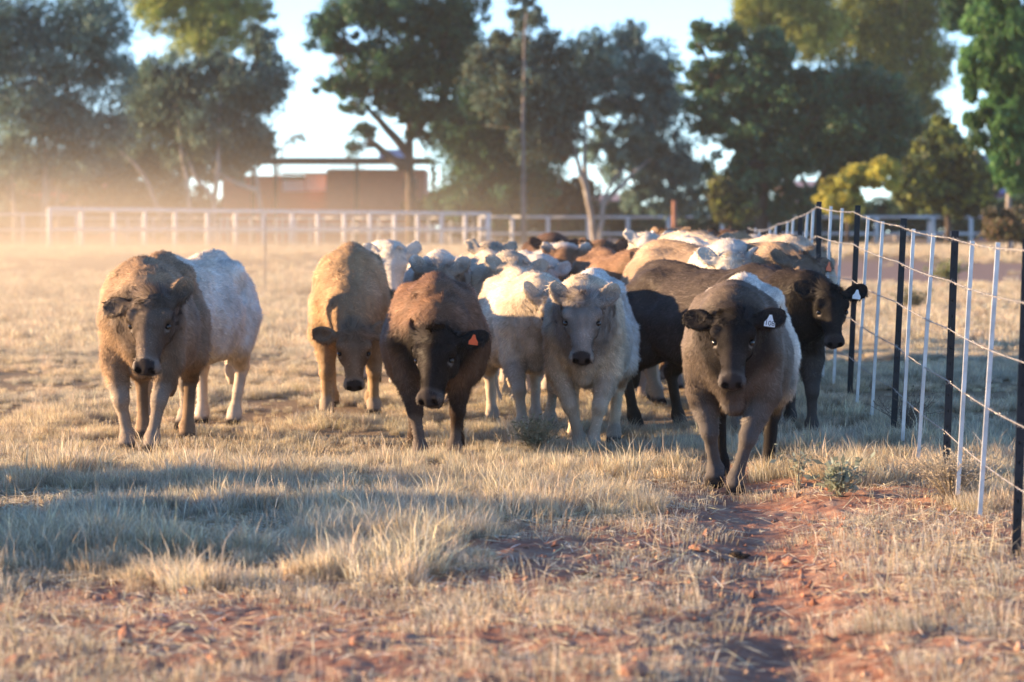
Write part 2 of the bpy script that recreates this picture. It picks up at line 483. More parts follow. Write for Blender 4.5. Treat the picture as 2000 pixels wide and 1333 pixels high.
def make_cow(label, px, d, yaw, P, scale=1.0, res=.022, hres=.011, fur=30000, fur_len=1.0, group='cattle walking towards the camera', name='cow'):
    P = dict(P); P['ear_frames'] = []
    F_, o, H = cow_fields(P, res, hres)
    V, Q = surface_nets(F_.D, F_.xs, F_.ys, F_.zs)
    V = smooth_mesh(V, Q, 2)
    N = vnormals(V, Q)
    lowz = sstep(.30, .50, V[:, 2]); hh_ = (V - o) @ H; away = sstep(.20, .32, np.linalg.norm(hh_ - np.array((0, 0, .2)), axis=1))
    V = V + N * (.0042 * fur_len * lowz * (.15 + .85*away) * (fbm(V[:, 0]*15, V[:, 1]*13 + px*.1, V[:, 2]*7) + .5*vnoise(V[:, 0]*38, V[:, 1]*30, V[:, 2]*17)))[:, None]
    N = vnormals(V, Q)
    seed = int(abs(px * 7 + d * 13)) & 1023
    # colour regions (coat colours, with face shading painted over them below)
    hs = P.get('hs', 1.1); hv = np.array((hs*.95, hs, hs*.88))
    hl = (V - o) @ H / hv                                # r, u, f
    whead = sstep(-.16, .0, hl[:, 2]) * sstep(.36, .26, np.sqrt(hl[:, 0]**2 + (hl[:, 1])**2) * .8)
    c = P['col']
    body, head_c, leg_c = [np.array(c[k]) for k in ('body', 'head', 'leg')]
    n1 = fbm(V[:, 0]*3 + seed, V[:, 1]*3, V[:, 2]*3); n2 = fbm(V[:, 0]*14, V[:, 1]*9 + seed, V[:, 2]*9)
    C = np.tile(body, (len(V), 1))
    if 'back' in c:                                      # another colour over the rear part (saddle)
        wb_ = sstep(c['back_y'] - .12, c['back_y'] + .12, V[:, 1] + .12*n1)[:, None]
        C = C * (1 - wb_) + np.array(c['back']) * wb_
    if 'patch' in c:
        wp = sstep(.15, .4, n1)[:, None]
        C = C * (1 - wp) + np.array(c['patch']) * wp
    wl = sstep(.62, .35, V[:, 2] + .06*n1)[:, None] * (np.abs(V[:, 1] + .5) < .9)[:, None]
    wl = sstep(.60, .36, V[:, 2] + .06*n1)[:, None]
    wl = wl * (1 - whead[:, None])
    C = C * (1 - wl) + leg_c * wl
    C = C * (1 - whead[:, None]) + head_c * whead[:, None]
    bridge_light = np.exp(-((hl[:, 0]) / .045)**2) * sstep(.18, .30, hl[:, 2]) * (hl[:, 1] > 0) * whead
    socket_shade = sum(np.exp(-(((hl[:, 0]-s*.10)/.045)**2 + ((hl[:, 2]-.22)/.05)**2)) for s in (-1, 1)) * (hl[:, 1] > -.04) * whead
    C = C * (1 + .28*bridge_light - .30*socket_shade)[:, None]  # nose bridge lightened, eye sockets darkened: face shading painted into the coat
    C = C * (1 + .24*n1 + .20*n2)[:, None]
    # eyes' pale rims, dark nose leather, nostrils, dark hooves
    skin = np.zeros(len(V))
    for s in (-1, 1):
        e = np.sqrt(((hl[:, 0]-s*.116)/.030)**2 + ((hl[:, 1]-.012)/.030)**2 + ((hl[:, 2]-.206)/.034)**2)
        w_ = sstep(1.15, .80, e)[:, None] * (.0 + .8*sstep(.208, .222, hl[:, 2]))[:, None]
        C = C * (1 - w_) + np.array(c.get('rim', (.30, .27, .24))) * w_
        skin = np.maximum(skin, w_[:, 0])
    nose = sstep(.445, .460, hl[:, 2] + .62*np.maximum(0, hl[:, 1] - .005)) * sstep(-.035, -.018, hl[:, 1]) * sstep(.064, .054, np.abs(hl[:, 0]))
    C = C * (1 - nose[:, None]) + np.array(c.get('nose', (.045, .038, .038))) * nose[:, None]
    lip = sstep(.385, .43, hl[:, 2]) * (1 - nose)
    C = C * (1 - .6*lip[:, None]) + np.array(c.get('lip', (.34, .30, .26))) * .6*lip[:, None]
    for s in (-1, 1):
        e = np.sqrt(((hl[:, 0]-s*.040)/.021)**2 + ((hl[:, 1]-.020)/.026)**2 + ((hl[:, 2]-.485)/.026)**2)
        w_ = sstep(1.15, .75, e)[:, None]
        C = C * (1 - w_) + np.array((.006, .005, .005)) * w_
        skin = np.maximum(skin, w_[:, 0])
    skin = np.maximum(skin, nose)
    hoofz = np.full(len(V), 9.0)
    for i, (s, yy) in enumerate(((-1, -.56), (1, -.56), (-1, .66), (1, .66))):
        f = P['feet'][i]
        dd = np.hypot(V[:, 0] - (s*.15 + f[0]), V[:, 1] - (yy + f[1] - .04))
        hoofz = np.where(dd < .11, np.minimum(hoofz, V[:, 2] - f[2]), hoofz)
    wh = sstep(.075, .05, hoofz)[:, None]
    C = C * (1 - wh) + np.array((.035, .03, .028)) * wh
    skin = np.maximum(skin, wh[:, 0])
    C = np.clip(C, .004, .9)
    z0 = None
    yr = math.radians(yaw)
    # the empty stands under the body's middle; px, d say where the fore feet stand
    fx, fy = (px - 1000) * d / FPX, d
    ox = fx - math.sin(yr) * .56 * scale; oy = fy + math.cos(yr) * .56 * scale
    root = empty(name, (ox, oy, (gz(fx, fy) + gz(ox - (fx-ox), oy + (oy-fy))) / 2 - .01), yr)
    root.scale = (scale, scale, scale)
    tag(root, label, 'cow', group)
    me = mesh_np('body', V, Q, True, C * .85)
    link('body', me, M_HIDE, root)
    # coat of hair: thin tapering triangles combed along the body
    if fur:
        a, b, e, g = [V[Q[:, i]] for i in range(4)]
        area = np.linalg.norm(np.cross(e - a, g - b), axis=1) * .5
        qc = V[Q].mean(1); sk = skin[Q].mean(1)
        qh = whead[Q].mean(1)
        fn = N[Q].mean(1)
        # the camera side gets most of the hair (the far side is never seen from near the camera)
        wgt = area * (1 - sk) * np.where(qh > .5, 1.6, 1.0)
        pr = wgt / wgt.sum()
        rs = np.random.RandomState(seed)
        pick = np.searchsorted(np.cumsum(pr), rs.rand(fur)); pick = np.minimum(pick, len(Q) - 1)
        u, v = rs.rand(fur, 1), rs.rand(fur, 1)
        T = Q[pick]
        bl = lambda A: (A[T[:, 0]]*(1-u)*(1-v) + A[T[:, 1]]*u*(1-v) + A[T[:, 2]]*u*v + A[T[:, 3]]*(1-u)*v)
        p, n, cc = bl(V), bl(N), bl(C)
        n /= np.linalg.norm(n, axis=1, keepdims=True)
        wh_ = whead[T].mean(1)
        comb = np.tile(np.array((0, .55, -.75)), (fur, 1)) * (1 - wh_)[:, None] + (H @ np.array((0, .0, .8)))[None] * wh_[:, None]
        hlp = (p - o) @ H / hv
        crest = sstep(.06, .0, np.abs(hlp[:, 2] - .015) - .03) * sstep(.11, .06, np.abs(hlp[:, 0])) * (hlp[:, 1] > -.07)
        swirl = np.stack([fbm(p[:, 0]*9, p[:, 1]*9, p[:, 2]*9 + k*31) for k in range(3)], 1)
        cl = np.stack([vnoise(p[:, 0]*34, p[:, 1]*34, p[:, 2]*34 + k*31) for k in range(3)], 1)
        comb = comb + swirl * (.55 + .9*crest[:, None]) + cl * .5 + rs.randn(fur, 3) * .22
        tan = comb - n * (comb * n).sum(1, keepdims=True)
        tan /= np.linalg.norm(tan, axis=1, keepdims=True) + 1e-9
        inear = (np.abs(hlp[:, 0]) > .12) & (hlp[:, 2] < .13) & (hlp[:, 2] > -.14) & (wh_ > .3)
        ln = np.where(wh_ > .5, .018, .034) + .062 * crest + np.where(inear, .014, 0)
        ln = np.where((p[:, 2] < .42) & (wh_ < .5), .015, ln)
        ln = ln * (1 + .45*cl[:, 1]) * fur_len * (.6 + .7 * rs.rand(fur)) * sstep(.0, .06, hoofz_at(hoofz, T) )
        lift = .28 + .26 * rs.rand(fur) + .35 * crest + .30 * cl[:, 2]
        dr = tan + n * lift[:, None]; dr /= np.linalg.norm(dr, axis=1, keepdims=True)
        side = np.cross(n, dr); side /= np.linalg.norm(side, axis=1, keepdims=True) + 1e-9
        # turn the flat of each hair a little towards the surface
        wd = (.0021 + .0012 * rs.rand(fur)) * P.get('hair_w', 1.0)
        tip = p + dr * ln[:, None]
        root_p = p - n * .004
        A = root_p + side * wd[:, None]; B = root_p - side * wd[:, None]
        VV = np.stack([A, B, tip], 1).reshape(-1, 3)
        NN = np.repeat(n * .8 + dr * .25, 3, 0) + rs.randn(fur, 1, 3).repeat(3, 1).reshape(-1, 3) * .10
        NN /= np.linalg.norm(NN, axis=1, keepdims=True)
        CC = cc * (1 + .16 * rs.randn(fur, 1)) * (1.0 + .34*cl[:, :1])
        CC = np.repeat(np.clip(CC, .004, .9), 3, 0); CC[2::3] *= 1.12
        mf = mesh_np('hair', VV, np.arange(fur*3).reshape(-1, 3), True, np.clip(CC, 0, .92), NN)
        link('hair', mf, M_FUR, root)['kind'] = 'stuff'
    if hres < .016:
        for s in (-1, 1):
            eo = link('eye', EYE, M_EYE, root)
            M4 = Matrix(H.tolist()).to_4x4()
            eo.matrix_local = Matrix.Translation(Vector(o + H @ (np.array((s*.107, .008, .200)) * hv))) @ M4
    for (side, colr, txt) in P.get('tags', ()):
        c0, M = P['ear_frames'][0 if side < 0 else 1]
        ear_tag(root, c0, colr, txt, H, side)
    return root

def hoofz_at(h, T):
    x = h[T].mean(1)
    return np.where(x > 8, 1.0, x - .04)

def _sphere(r, n=16, m=10, sc=(1, 1, 1)):
    V, F = [], []
    for i in range(m + 1):
        th = math.pi * i / m
        for j in range(n):
            ph = 2 * math.pi * j / n
            V.append((r*sc[0]*math.sin(th)*math.cos(ph), r*sc[1]*math.sin(th)*math.sin(ph), r*sc[2]*math.cos(th)))
    for i in range(m):
        for j in range(n):
            F.append((i*n+j, (i+1)*n+j, (i+1)*n+(j+1) % n, i*n+(j+1) % n))
    return mesh_np('eye', np.array(V), np.array(F), True)
EYE = _sphere(.0175)

TAGM = {}
def ear_tag(root, c0, colr, txt, H, side):
    key = tuple(colr)
    if key not in TAGM: TAGM[key] = principled('ear_tag_plastic', colr, .45, spec=.4)
    # plate hangs down in front of the ear, facing forwards: five-sided outline narrowing to the stud at the top
    w, h = .031, .058
    out = [(-.007, .010), (.007, .010), (w*.55, -.018), (w, -.034), (w, -h), (-w, -h), (-w, -.034), (-w*.55, -.018)]
    V = [(x, 0.0, z) for x, z in out] + [(x, .003, z) for x, z in out]
    n = len(out)
    F = [tuple(range(n)), tuple(range(2*n - 1, n - 1, -1))] + [(i, i+n, (i+1) % n + n, (i+1) % n) for i in range(n)]
    mb = MB().add(V, F)
    t = mb.build('ear_tag', TAGM[key], root)
    u = Vector(H[:, 1]); 
    p = Vector(c0) + Vector((0, -.02, .0))
    t.matrix_local = Matrix.Translation(p) @ Matrix.Rotation(math.radians(side * 12), 4, 'Z') @ Matrix.Rotation(math.radians(side * 8), 4, 'Y')
    if txt:
        cu = bpy.data.curves.new('tag_number', 'FONT'); cu.body = txt; cu.size = .039; cu.align_x = 'CENTER'; cu.extrude = .0003
        tmp = bpy.data.objects.new('tag_number', cu); COL.objects.link(tmp)
        dg = bpy.context.evaluated_depsgraph_get()
        me = bpy.data.meshes.new_from_object(tmp.evaluated_get(dg)); bpy.data.objects.remove(tmp)
        o = link('tag_number', me, None, t)
        me.materials.clear(); me.materials.append(principled('tag_print', (.02, .03, .05), .6))
        o.location = (0, -.0012, -.051); o.rotation_euler = (math.pi/2, 0, 0)
# ------------------------------------------------------------------ ground
def soil_mat():
    m, nt, out = new_mat('red_soil')
    L = nt.links.new
    tc = nt.nodes.new('ShaderNodeTexCoord')
    def noise(s, d=6, rough=.55):
        n = nt.nodes.new('ShaderNodeTexNoise'); n.inputs['Scale'].default_value = s; n.inputs['Detail'].default_value = d; n.inputs['Roughness'].default_value = rough
        L(tc.outputs['Object'], n.inputs['Vector']); return n
    def ramp(src, a, b, ca, cb):
        r = nt.nodes.new('ShaderNodeValToRGB'); r.color_ramp.elements[0].position = a; r.color_ramp.elements[1].position = b
        r.color_ramp.elements[0].color = (*ca, 1); r.color_ramp.elements[1].color = (*cb, 1); L(src, r.inputs[0]); return r
    n1, n2, n3 = noise(1.3), noise(9), noise(60, 3)
    r1 = ramp(n1.outputs['Fac'], .35, .65, (.30, .145, .095), (.41, .215, .145))
    r2 = ramp(n2.outputs['Fac'], .45, .72, (0, 0, 0), (1, 1, 1))
    mx = nt.nodes.new('ShaderNodeMix'); mx.data_type = 'RGBA'
    L(r2.outputs[0], mx.inputs[0]); L(r1.outputs[0], mx.inputs[6]); mx.inputs[7].default_value = (.50, .34, .24, 1)
    # dry thatch covers the paddock beyond the bare strip; far off, a road with its shade mixed in as purple
    at_ = nt.nodes.new('ShaderNodeAttribute'); at_.attribute_name = 'col'
    sp = nt.nodes.new('ShaderNodeSeparateColor'); L(at_.outputs['Color'], sp.inputs[0])
    r3 = ramp(n3.outputs['Fac'], .35, .7, (.20, .14, .085), (.44, .33, .20))
    mx2 = nt.nodes.new('ShaderNodeMix'); mx2.data_type = 'RGBA'
    L(sp.outputs[0], mx2.inputs[0]); L(mx.outputs[2], mx2.inputs[6]); L(r3.outputs[0], mx2.inputs[7])
    mx3 = nt.nodes.new('ShaderNodeMix'); mx3.data_type = 'RGBA'
    L(sp.outputs[1], mx3.inputs[0]); L(mx2.outputs[2], mx3.inputs[6]); mx3.inputs[7].default_value = (.30, .22, .19, 1)
    b = nt.nodes.new('ShaderNodeBsdfPrincipled'); b.inputs['Roughness'].default_value = .95; b.inputs['Specular IOR Level'].default_value = .1
    L(mx3.outputs[2], b.inputs['Base Color'])
    bp = nt.nodes.new('ShaderNodeBump'); bp.inputs['Strength'].default_value = .7; bp.inputs['Distance'].default_value = .02
    n4 = noise(38, 8, .65); L(n4.outputs['Fac'], bp.inputs['Height']); L(bp.outputs[0], b.inputs['Normal'])
    L(b.outputs[0], out.inputs[0])
    return m
M_SOIL = soil_mat()
M_BARKM = principled('grey_bark', (.26, .22, .20), .9, color2=(.15, .125, .11), nscale=2, bump=.4, bscale=9)
def make_ground():
    # one sheet: fine where it is near and in view, coarse towards the horizon
    ys = [0.0, 4, 7, 9]; y = 9.0
    while y < 30: y += .022 + max(0, y - 15) * .006; ys.append(y)
    while y < 560: y *= 1.06; ys.append(y)
    ys = np.array([-60, -20] + ys)
    n = 420
    u = np.linspace(-1, 1, n)
    core = u * 4.2
    xs = np.concatenate([[-420, -300, -200, -100, -60, -40, -30, -22, -16, -12, -9, -7, -5.5, -4.8], core, [4.8, 5.5, 7, 9, 12, 16, 22, 30, 40, 60, 100, 200, 300, 420]])
    X, Y = np.meshgrid(xs, ys)
    Z = ground_z(X, Y)
    # clods
    k = sstep(24, 16, Y) * sstep(5, 4, np.abs(X))
    Z = Z + k * .022 * np.maximum(0, vnoise(X*9, Y*9, 7.7) - .15) + k * .008 * vnoise(X*26, Y*26, 2.2)
    V = np.stack([X.ravel(), Y.ravel(), Z.ravel()], 1)
    W, Hh = len(xs), len(ys)
    i = (np.arange(Hh - 1)[:, None] * W + np.arange(W - 1)[None]).ravel()
    F = np.stack([i, i + 1, i + W + 1, i + W], 1)
    xf, yf = X.ravel(), Y.ravel()
    th = cover(xf, yf)
    road = sstep(70, 74, yf) * sstep(104, 98, yf) * sstep(-4, 3, xf) * .9
    C = np.stack([th, road, np.zeros_like(th)], 1)
    link('ground', mesh_np('ground', V, F, True, C), M_SOIL)['kind'] = 'structure'

def cover(x, y):
    """how much dry grass covers the soil: 0 bare .. 1 full"""
    n = fbm(x * .55 + 3, y * .35, 1.0)
    edge = np.interp(x, [-6, -2.3, -.6, .6, 1.0, 2.2, 3, 6], [14.0, 14.6, 15.6, 17.0, 20.3, 19.9, 16.0, 13.0])
    c = sstep(-.7, 1.0, y - edge + 1.1 * n)
    tr = np.exp(-((x - trail_x(y)) / .46) ** 2) * sstep(24, 20, y)
    c = c * (1 - .97 * tr)
    return np.clip(c, 0, 1)
make_ground()

# ------------------------------------------------------------------ grass tufts (instanced over the paddock: nobody could count it)
def tuft(n, rad, hmin, hmax, lean, width, seed, cols, stalks=0):
    rs = np.random.RandomState(seed)
    r = rad * np.sqrt(rs.rand(n)); a = rs.rand(n) * 2*np.pi
    bx, by = r*np.cos(a), r*np.sin(a)
    h = hmin + (hmax - hmin) * rs.rand(n) * (1.1 - .5 * r / rad)
    la = a + rs.randn(n) * .9; ll = lean * (.25 + rs.rand(n)) * h * (.4 + .9 * r / rad)
    w = width * (.6 + .7 * rs.rand(n))
    if stalks:
        h[:stalks] *= 1.55; w[:stalks] *= 1.3
    th = rs.rand(n) * np.pi
    wx, wy = np.cos(th) * w, np.sin(th) * w
    base = np.stack([bx, by, np.full(n, -.02)], 1)
    mid = np.stack([bx + np.cos(la)*ll*.35, by + np.sin(la)*ll*.35, h*.6], 1)
    kink = rs.randn(n, 2) * .018
    top = np.stack([bx + np.cos(la)*ll + kink[:, 0], by + np.sin(la)*ll + kink[:, 1], h * (1 - .25*lean*rs.rand(n))], 1)
    W = np.stack([wx, wy, np.zeros(n)], 1)
    V = np.stack([base - W*.7, base + W*.7, mid + W, mid - W, top], 1).reshape(-1, 3)
    i = np.arange(n)[:, None] * 5
    F = np.concatenate([i + [0, 1, 2], i + [0, 2, 3], i + [3, 2, 4]])
    c = np.array(cols)[rs.randint(0, len(cols), n)] * (1 + .22 * rs.randn(n, 1))
    C = np.repeat(np.clip(c, .02, .9), 5, 0)
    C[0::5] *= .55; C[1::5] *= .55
    return mesh_np('tuft', V, F, False, C)
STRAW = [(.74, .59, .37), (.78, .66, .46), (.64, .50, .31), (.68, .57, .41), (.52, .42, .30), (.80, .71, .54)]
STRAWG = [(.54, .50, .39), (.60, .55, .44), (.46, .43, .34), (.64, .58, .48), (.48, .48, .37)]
def tuft_collection(name, meshes, mat):
    c = bpy.data.collections.new(name)
    for i, me in enumerate(meshes):
        me.materials.append(mat)
        o = bpy.data.objects.new('grass_tuft_%02d' % i, me); c.objects.link(o)
    return c
def scatter(name, coll, P, rotz, scale, idx, tilt=.12):
    n = len(P)
    me = bpy.data.meshes.new(name); me.vertices.add(n); me.vertices.foreach_set('co', np.ascontiguousarray(P, np.float32).ravel())
    rs = np.random.RandomState(n)
    R = np.stack([rs.randn(n)*tilt, rs.randn(n)*tilt, rotz], 1).astype(np.float32)
    a = me.attributes.new('rot', 'FLOAT_VECTOR', 'POINT'); a.data.foreach_set('vector', R.ravel())
    sc = np.asarray(scale, np.float32)
    if sc.ndim == 1: sc = np.repeat(sc[:, None], 3, 1)
    a = me.attributes.new('scl', 'FLOAT_VECTOR', 'POINT'); a.data.foreach_set('vector', np.ascontiguousarray(sc).ravel())
    a = me.attributes.new('idx', 'INT', 'POINT'); a.data.foreach_set('value', np.asarray(idx, np.int32))
    o = link(name, me); o['kind'] = 'stuff'
    ng = bpy.data.node_groups.new(name, 'GeometryNodeTree')
    ng.interface.new_socket('Geometry', in_out='INPUT', socket_type='NodeSocketGeometry')
    ng.interface.new_socket('Geometry', in_out='OUTPUT', socket_type='NodeSocketGeometry')
    N, L = ng.nodes.new, ng.links.new
    gi, go = N('NodeGroupInput'), N('NodeGroupOutput')
    ci = N('GeometryNodeCollectionInfo'); ci.inputs['Collection'].default_value = coll; ci.inputs['Separate Children'].default_value = True; ci.inputs['Reset Children'].default_value = True
    ip = N('GeometryNodeInstanceOnPoints'); ip.inputs['Pick Instance'].default_value = True
    def attr(nm, t):
        q = N('GeometryNodeInputNamedAttribute'); q.data_type = t; q.inputs['Name'].default_value = nm
        return q.outputs['Attribute']
    L(gi.outputs[0], ip.inputs['Points']); L(ci.outputs[0], ip.inputs['Instance'])
    L(attr('idx', 'INT'), ip.inputs['Instance Index'])
    L(attr('rot', 'FLOAT_VECTOR'), ip.inputs['Rotation'])
    L(attr('scl', 'FLOAT_VECTOR'), ip.inputs['Scale']); L(ip.outputs[0], go.inputs[0])
    mod = o.modifiers.new('scatter', 'NODES'); mod.node_group = ng
    return o

def make_grass():
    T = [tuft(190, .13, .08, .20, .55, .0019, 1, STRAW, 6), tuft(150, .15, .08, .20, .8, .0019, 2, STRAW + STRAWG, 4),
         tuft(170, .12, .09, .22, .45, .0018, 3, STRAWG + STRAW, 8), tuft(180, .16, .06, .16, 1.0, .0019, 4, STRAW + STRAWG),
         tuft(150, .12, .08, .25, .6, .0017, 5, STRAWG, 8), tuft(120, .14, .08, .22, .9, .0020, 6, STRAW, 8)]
    S = [tuft(48, .13, .012, .045, 2.0, .0012, 11, STRAW), tuft(40, .15, .012, .06, 1.6, .0012, 12, STRAW + STRAWG), tuft(60, .09, .02, .065, 1.2, .0012, 13, STRAWG), tuft(7, .05, .10, .20, .6, .0015, 14, STRAW)]
    far = [tuft(70, .20, .10, .24, .6, .0050, 21, STRAW), tuft(60, .22, .08, .20, .8, .0055, 22, STRAW), tuft(60, .2, .12, .26, .5, .005, 23, STRAW + STRAWG)]
    CT, CS, CF = tuft_collection('tufts_dense', T, M_GRASS), tuft_collection('tufts_short', S, M_GRASS), tuft_collection('tufts_far', far, M_GRASS)
    rs = np.random.RandomState(3)
    def pts(n, y0, y1, pad=.6):
        # uniform over the strip the picture sees, with room to either side
        y = np.sqrt(rs.rand(n) * (y1**2 - y0**2) + y0**2)
        x = (rs.rand(n)*2 - 1) * (y * 1000/FPX + pad)
        return x, y
    # dense tufts 13-42 m
    x, y = pts(26000, 12.5, 42, .9)
    c = cover(x, y); cl = fbm(x*1.5, y*1.1, 5.0)
    cl2 = fbm(x*.5, y*.4, 8.0)
    keep = rs.rand(len(x)) < c * np.clip(.62 + 1.0*cl, .06, 1)
    x, y, c, cl, cl2 = x[keep], y[keep], c[keep], cl[keep], cl2[keep]
    s = (.55 + .5*rs.rand(len(x))) * (.82 + .62*cl + .2*cl2) * (.55 + .45*c)
    s = np.clip(s, .3, 1.5) * np.interp(y, [13, 16, 19, 23, 42], [.85, .85, .62, .46, .50])
    sc = np.stack([s*1.05, s*1.05, s * (.9 + .25*rs.rand(len(x)))], 1)
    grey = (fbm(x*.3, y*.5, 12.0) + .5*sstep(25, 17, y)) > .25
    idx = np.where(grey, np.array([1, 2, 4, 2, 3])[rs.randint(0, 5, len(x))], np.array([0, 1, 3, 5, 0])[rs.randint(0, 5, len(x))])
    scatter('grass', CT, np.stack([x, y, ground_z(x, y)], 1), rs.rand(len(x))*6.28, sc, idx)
    print('tufts', len(x))
    # big clumps in the grey band
    big = []
    for px, py, r, nn in ((190, 1060, .40, 24), (130, 930, .30, 16), (450, 1000, .34, 18), (760, 1050, .55, 40), (700, 1010, .35, 20), (1000, 980, .40, 26), (1120, 1000, .45, 26), (650, 1130, .16, 6), (60, 1100, .22, 10),
                          (1580, 935, .32, 20), (1500, 900, .30, 16), (1700, 950, .35, 18), (1260, 935, .42, 26), (880, 1010, .4, 24), (330, 960, .3, 14), (1800, 900, .3, 14), (1980, 1000, .3, 18), (1930, 960, .25, 12), (420, 1150, .2, 8)):
        dd = CAM_H * FPX / (py - HORIZON); cx = (px - 1000) * dd / FPX
        for _ in range(nn):
            rr = r * math.sqrt(rs.rand()); aa = rs.rand() * 6.28
            big.append((cx + rr*math.cos(aa), dd + rr*1.3*math.sin(aa), .92 - .3*rr/r))
    B = np.array(big); s = B[:, 2] * (.85 + .3*rs.rand(len(B)))
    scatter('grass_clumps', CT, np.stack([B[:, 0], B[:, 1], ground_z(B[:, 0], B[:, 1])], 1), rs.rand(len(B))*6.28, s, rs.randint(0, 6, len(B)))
    # short sparse stuff on the bare strip
    x, y = pts(7000, 9.5, 24, .5)
    tr = np.exp(-((x - trail_x(y)) / .46) ** 2)
    n = fbm(x*1.8, y*1.8, 2.0)
    keep = rs.rand(len(x)) < np.clip(.52 + .8*n, .04, 1) * (1 - .93*tr)
    x, y = x[keep], y[keep]
    idx = np.where(rs.rand(len(x)) < .12, 3, rs.randint(0, 3, len(x)))
    scatter('short_grass', CS, np.stack([x, y, ground_z(x, y) + .004], 1), rs.rand(len(x))*6.28, .7 + .7*rs.rand(len(x)), idx)
    # beyond
    x, y = pts(15000, 40, 75, 3)
    keep = rs.rand(len(x)) < np.clip(.7 + .6*fbm(x*.3, y*.12, 4.0), .1, 1) * (1 - .9 * sstep(70, 73, y) * sstep(-4, 3, x))
    x, y = x[keep], y[keep]
    x2, y2 = pts(14000, 75, 150, 6)
    road = sstep(100, 95, y2) * sstep(-4, 3, x2)
    keep = rs.rand(len(x2)) < np.clip(.45 + .8*fbm(x2*.2, y2*.08, 4.0), .05, 1) * (1 - .97*road)
    x = np.concatenate([x, x2[keep]]); y = np.concatenate([y, y2[keep]])
    s = np.interp(y, [40, 75, 150], [.65, .75, 1.0]) * (.6 + .7*rs.rand(len(x)))
    scatter('far_grass', CF, np.stack([x, y, ground_z(x, y)], 1), rs.rand(len(x))*6.28, s, rs.randint(0, 3, len(x)))
    # straw litter and soil crumbs
    n = 26000
    x, y = pts(n, 9.5, 22, .4)
    tr = np.exp(-((x - trail_x(y)) / .46) ** 2)
    keep = rs.rand(n) < np.clip(.55 + .7*fbm(x*2.4, y*2.4, 9.0), .03, 1) * (1 - .85*tr)
    x, y = x[keep], y[keep]; n = len(x)
    L_ = (.02 + .06*rs.rand(n)**2)[:, None]; a = rs.rand(n)*np.pi
    dv = np.stack([np.cos(a), np.sin(a), rs.randn(n)*.25], 1) * L_
    wv = np.stack([-np.sin(a), np.cos(a), np.zeros(n)], 1) * (.0015 + .002*rs.rand(n))[:, None]
    p = np.stack([x, y, ground_z(x, y) + .014 + .012*rs.rand(n)], 1)
    up = np.array([[0, 0, .003]])
    V = np.stack([p - dv - wv, p + dv - wv*.6, p + dv + wv*.6, p - dv + wv, p + up + wv*.2], 1).reshape(-1, 3)
    i = np.arange(n)[:, None]*5
    F = np.concatenate([i + [0, 1, 4], i + [1, 2, 4], i + [2, 3, 4], i + [3, 0, 4]])
    C = np.repeat(np.clip(np.array(STRAW + STRAWG)[rs.randint(0, 11, n)] * (1.15 + .25*rs.randn(n, 1)), .05, .85), 5, 0)
    link('straw_litter', mesh_np('straw_litter', V, F, False, C), M_GRASS)['kind'] = 'stuff'
    # crumbs of red earth
    n = 5500
    x, y = pts(n, 9.5, 21, .4)
    keep = (rs.rand(n) < np.clip(.6 + .8*fbm(x*1.3, y*1.3, 19.0), .1, 1)) & (cover(x, y) < .7)
    x, y = x[keep], y[keep]; n = len(x)
    r = (.005 + .017*rs.rand(n)**3.5)[:, None, None]
    base = np.array([(1,0,0),(-1,0,0),(0,1,0),(0,-1,0),(0,0,1),(0,0,-1)], float)
    V = base[None] * r * (1 + .35*rs.randn(n, 6, 1)) + rs.randn(n, 6, 3) * r * .22
    V[:, :, 2] *= .8
    V = (V + np.stack([x, y, ground_z(x, y) + .008], 1)[:, None]).reshape(-1, 3)
    tri = np.array([(0,2,4),(2,1,4),(1,3,4),(3,0,4),(2,0,5),(1,2,5),(3,1,5),(0,3,5)])
    F = (np.arange(n)[:, None, None]*6 + tri[None]).reshape(-1, 3)
    C = np.repeat(np.clip(np.array([(.36, .18, .115), (.42, .22, .14), (.29, .14, .09), (.46, .30, .21)])[rs.randint(0, 4, n)] * (1 + .15*rs.randn(n, 1)), .03, .8), 6, 0)
    link('soil_crumbs', mesh_np('soil_crumbs', V, F, False, C), M_CRUMB)['kind'] = 'stuff'
M_CRUMB = col_mat('earth_crumb', .95, .1)
make_grass()

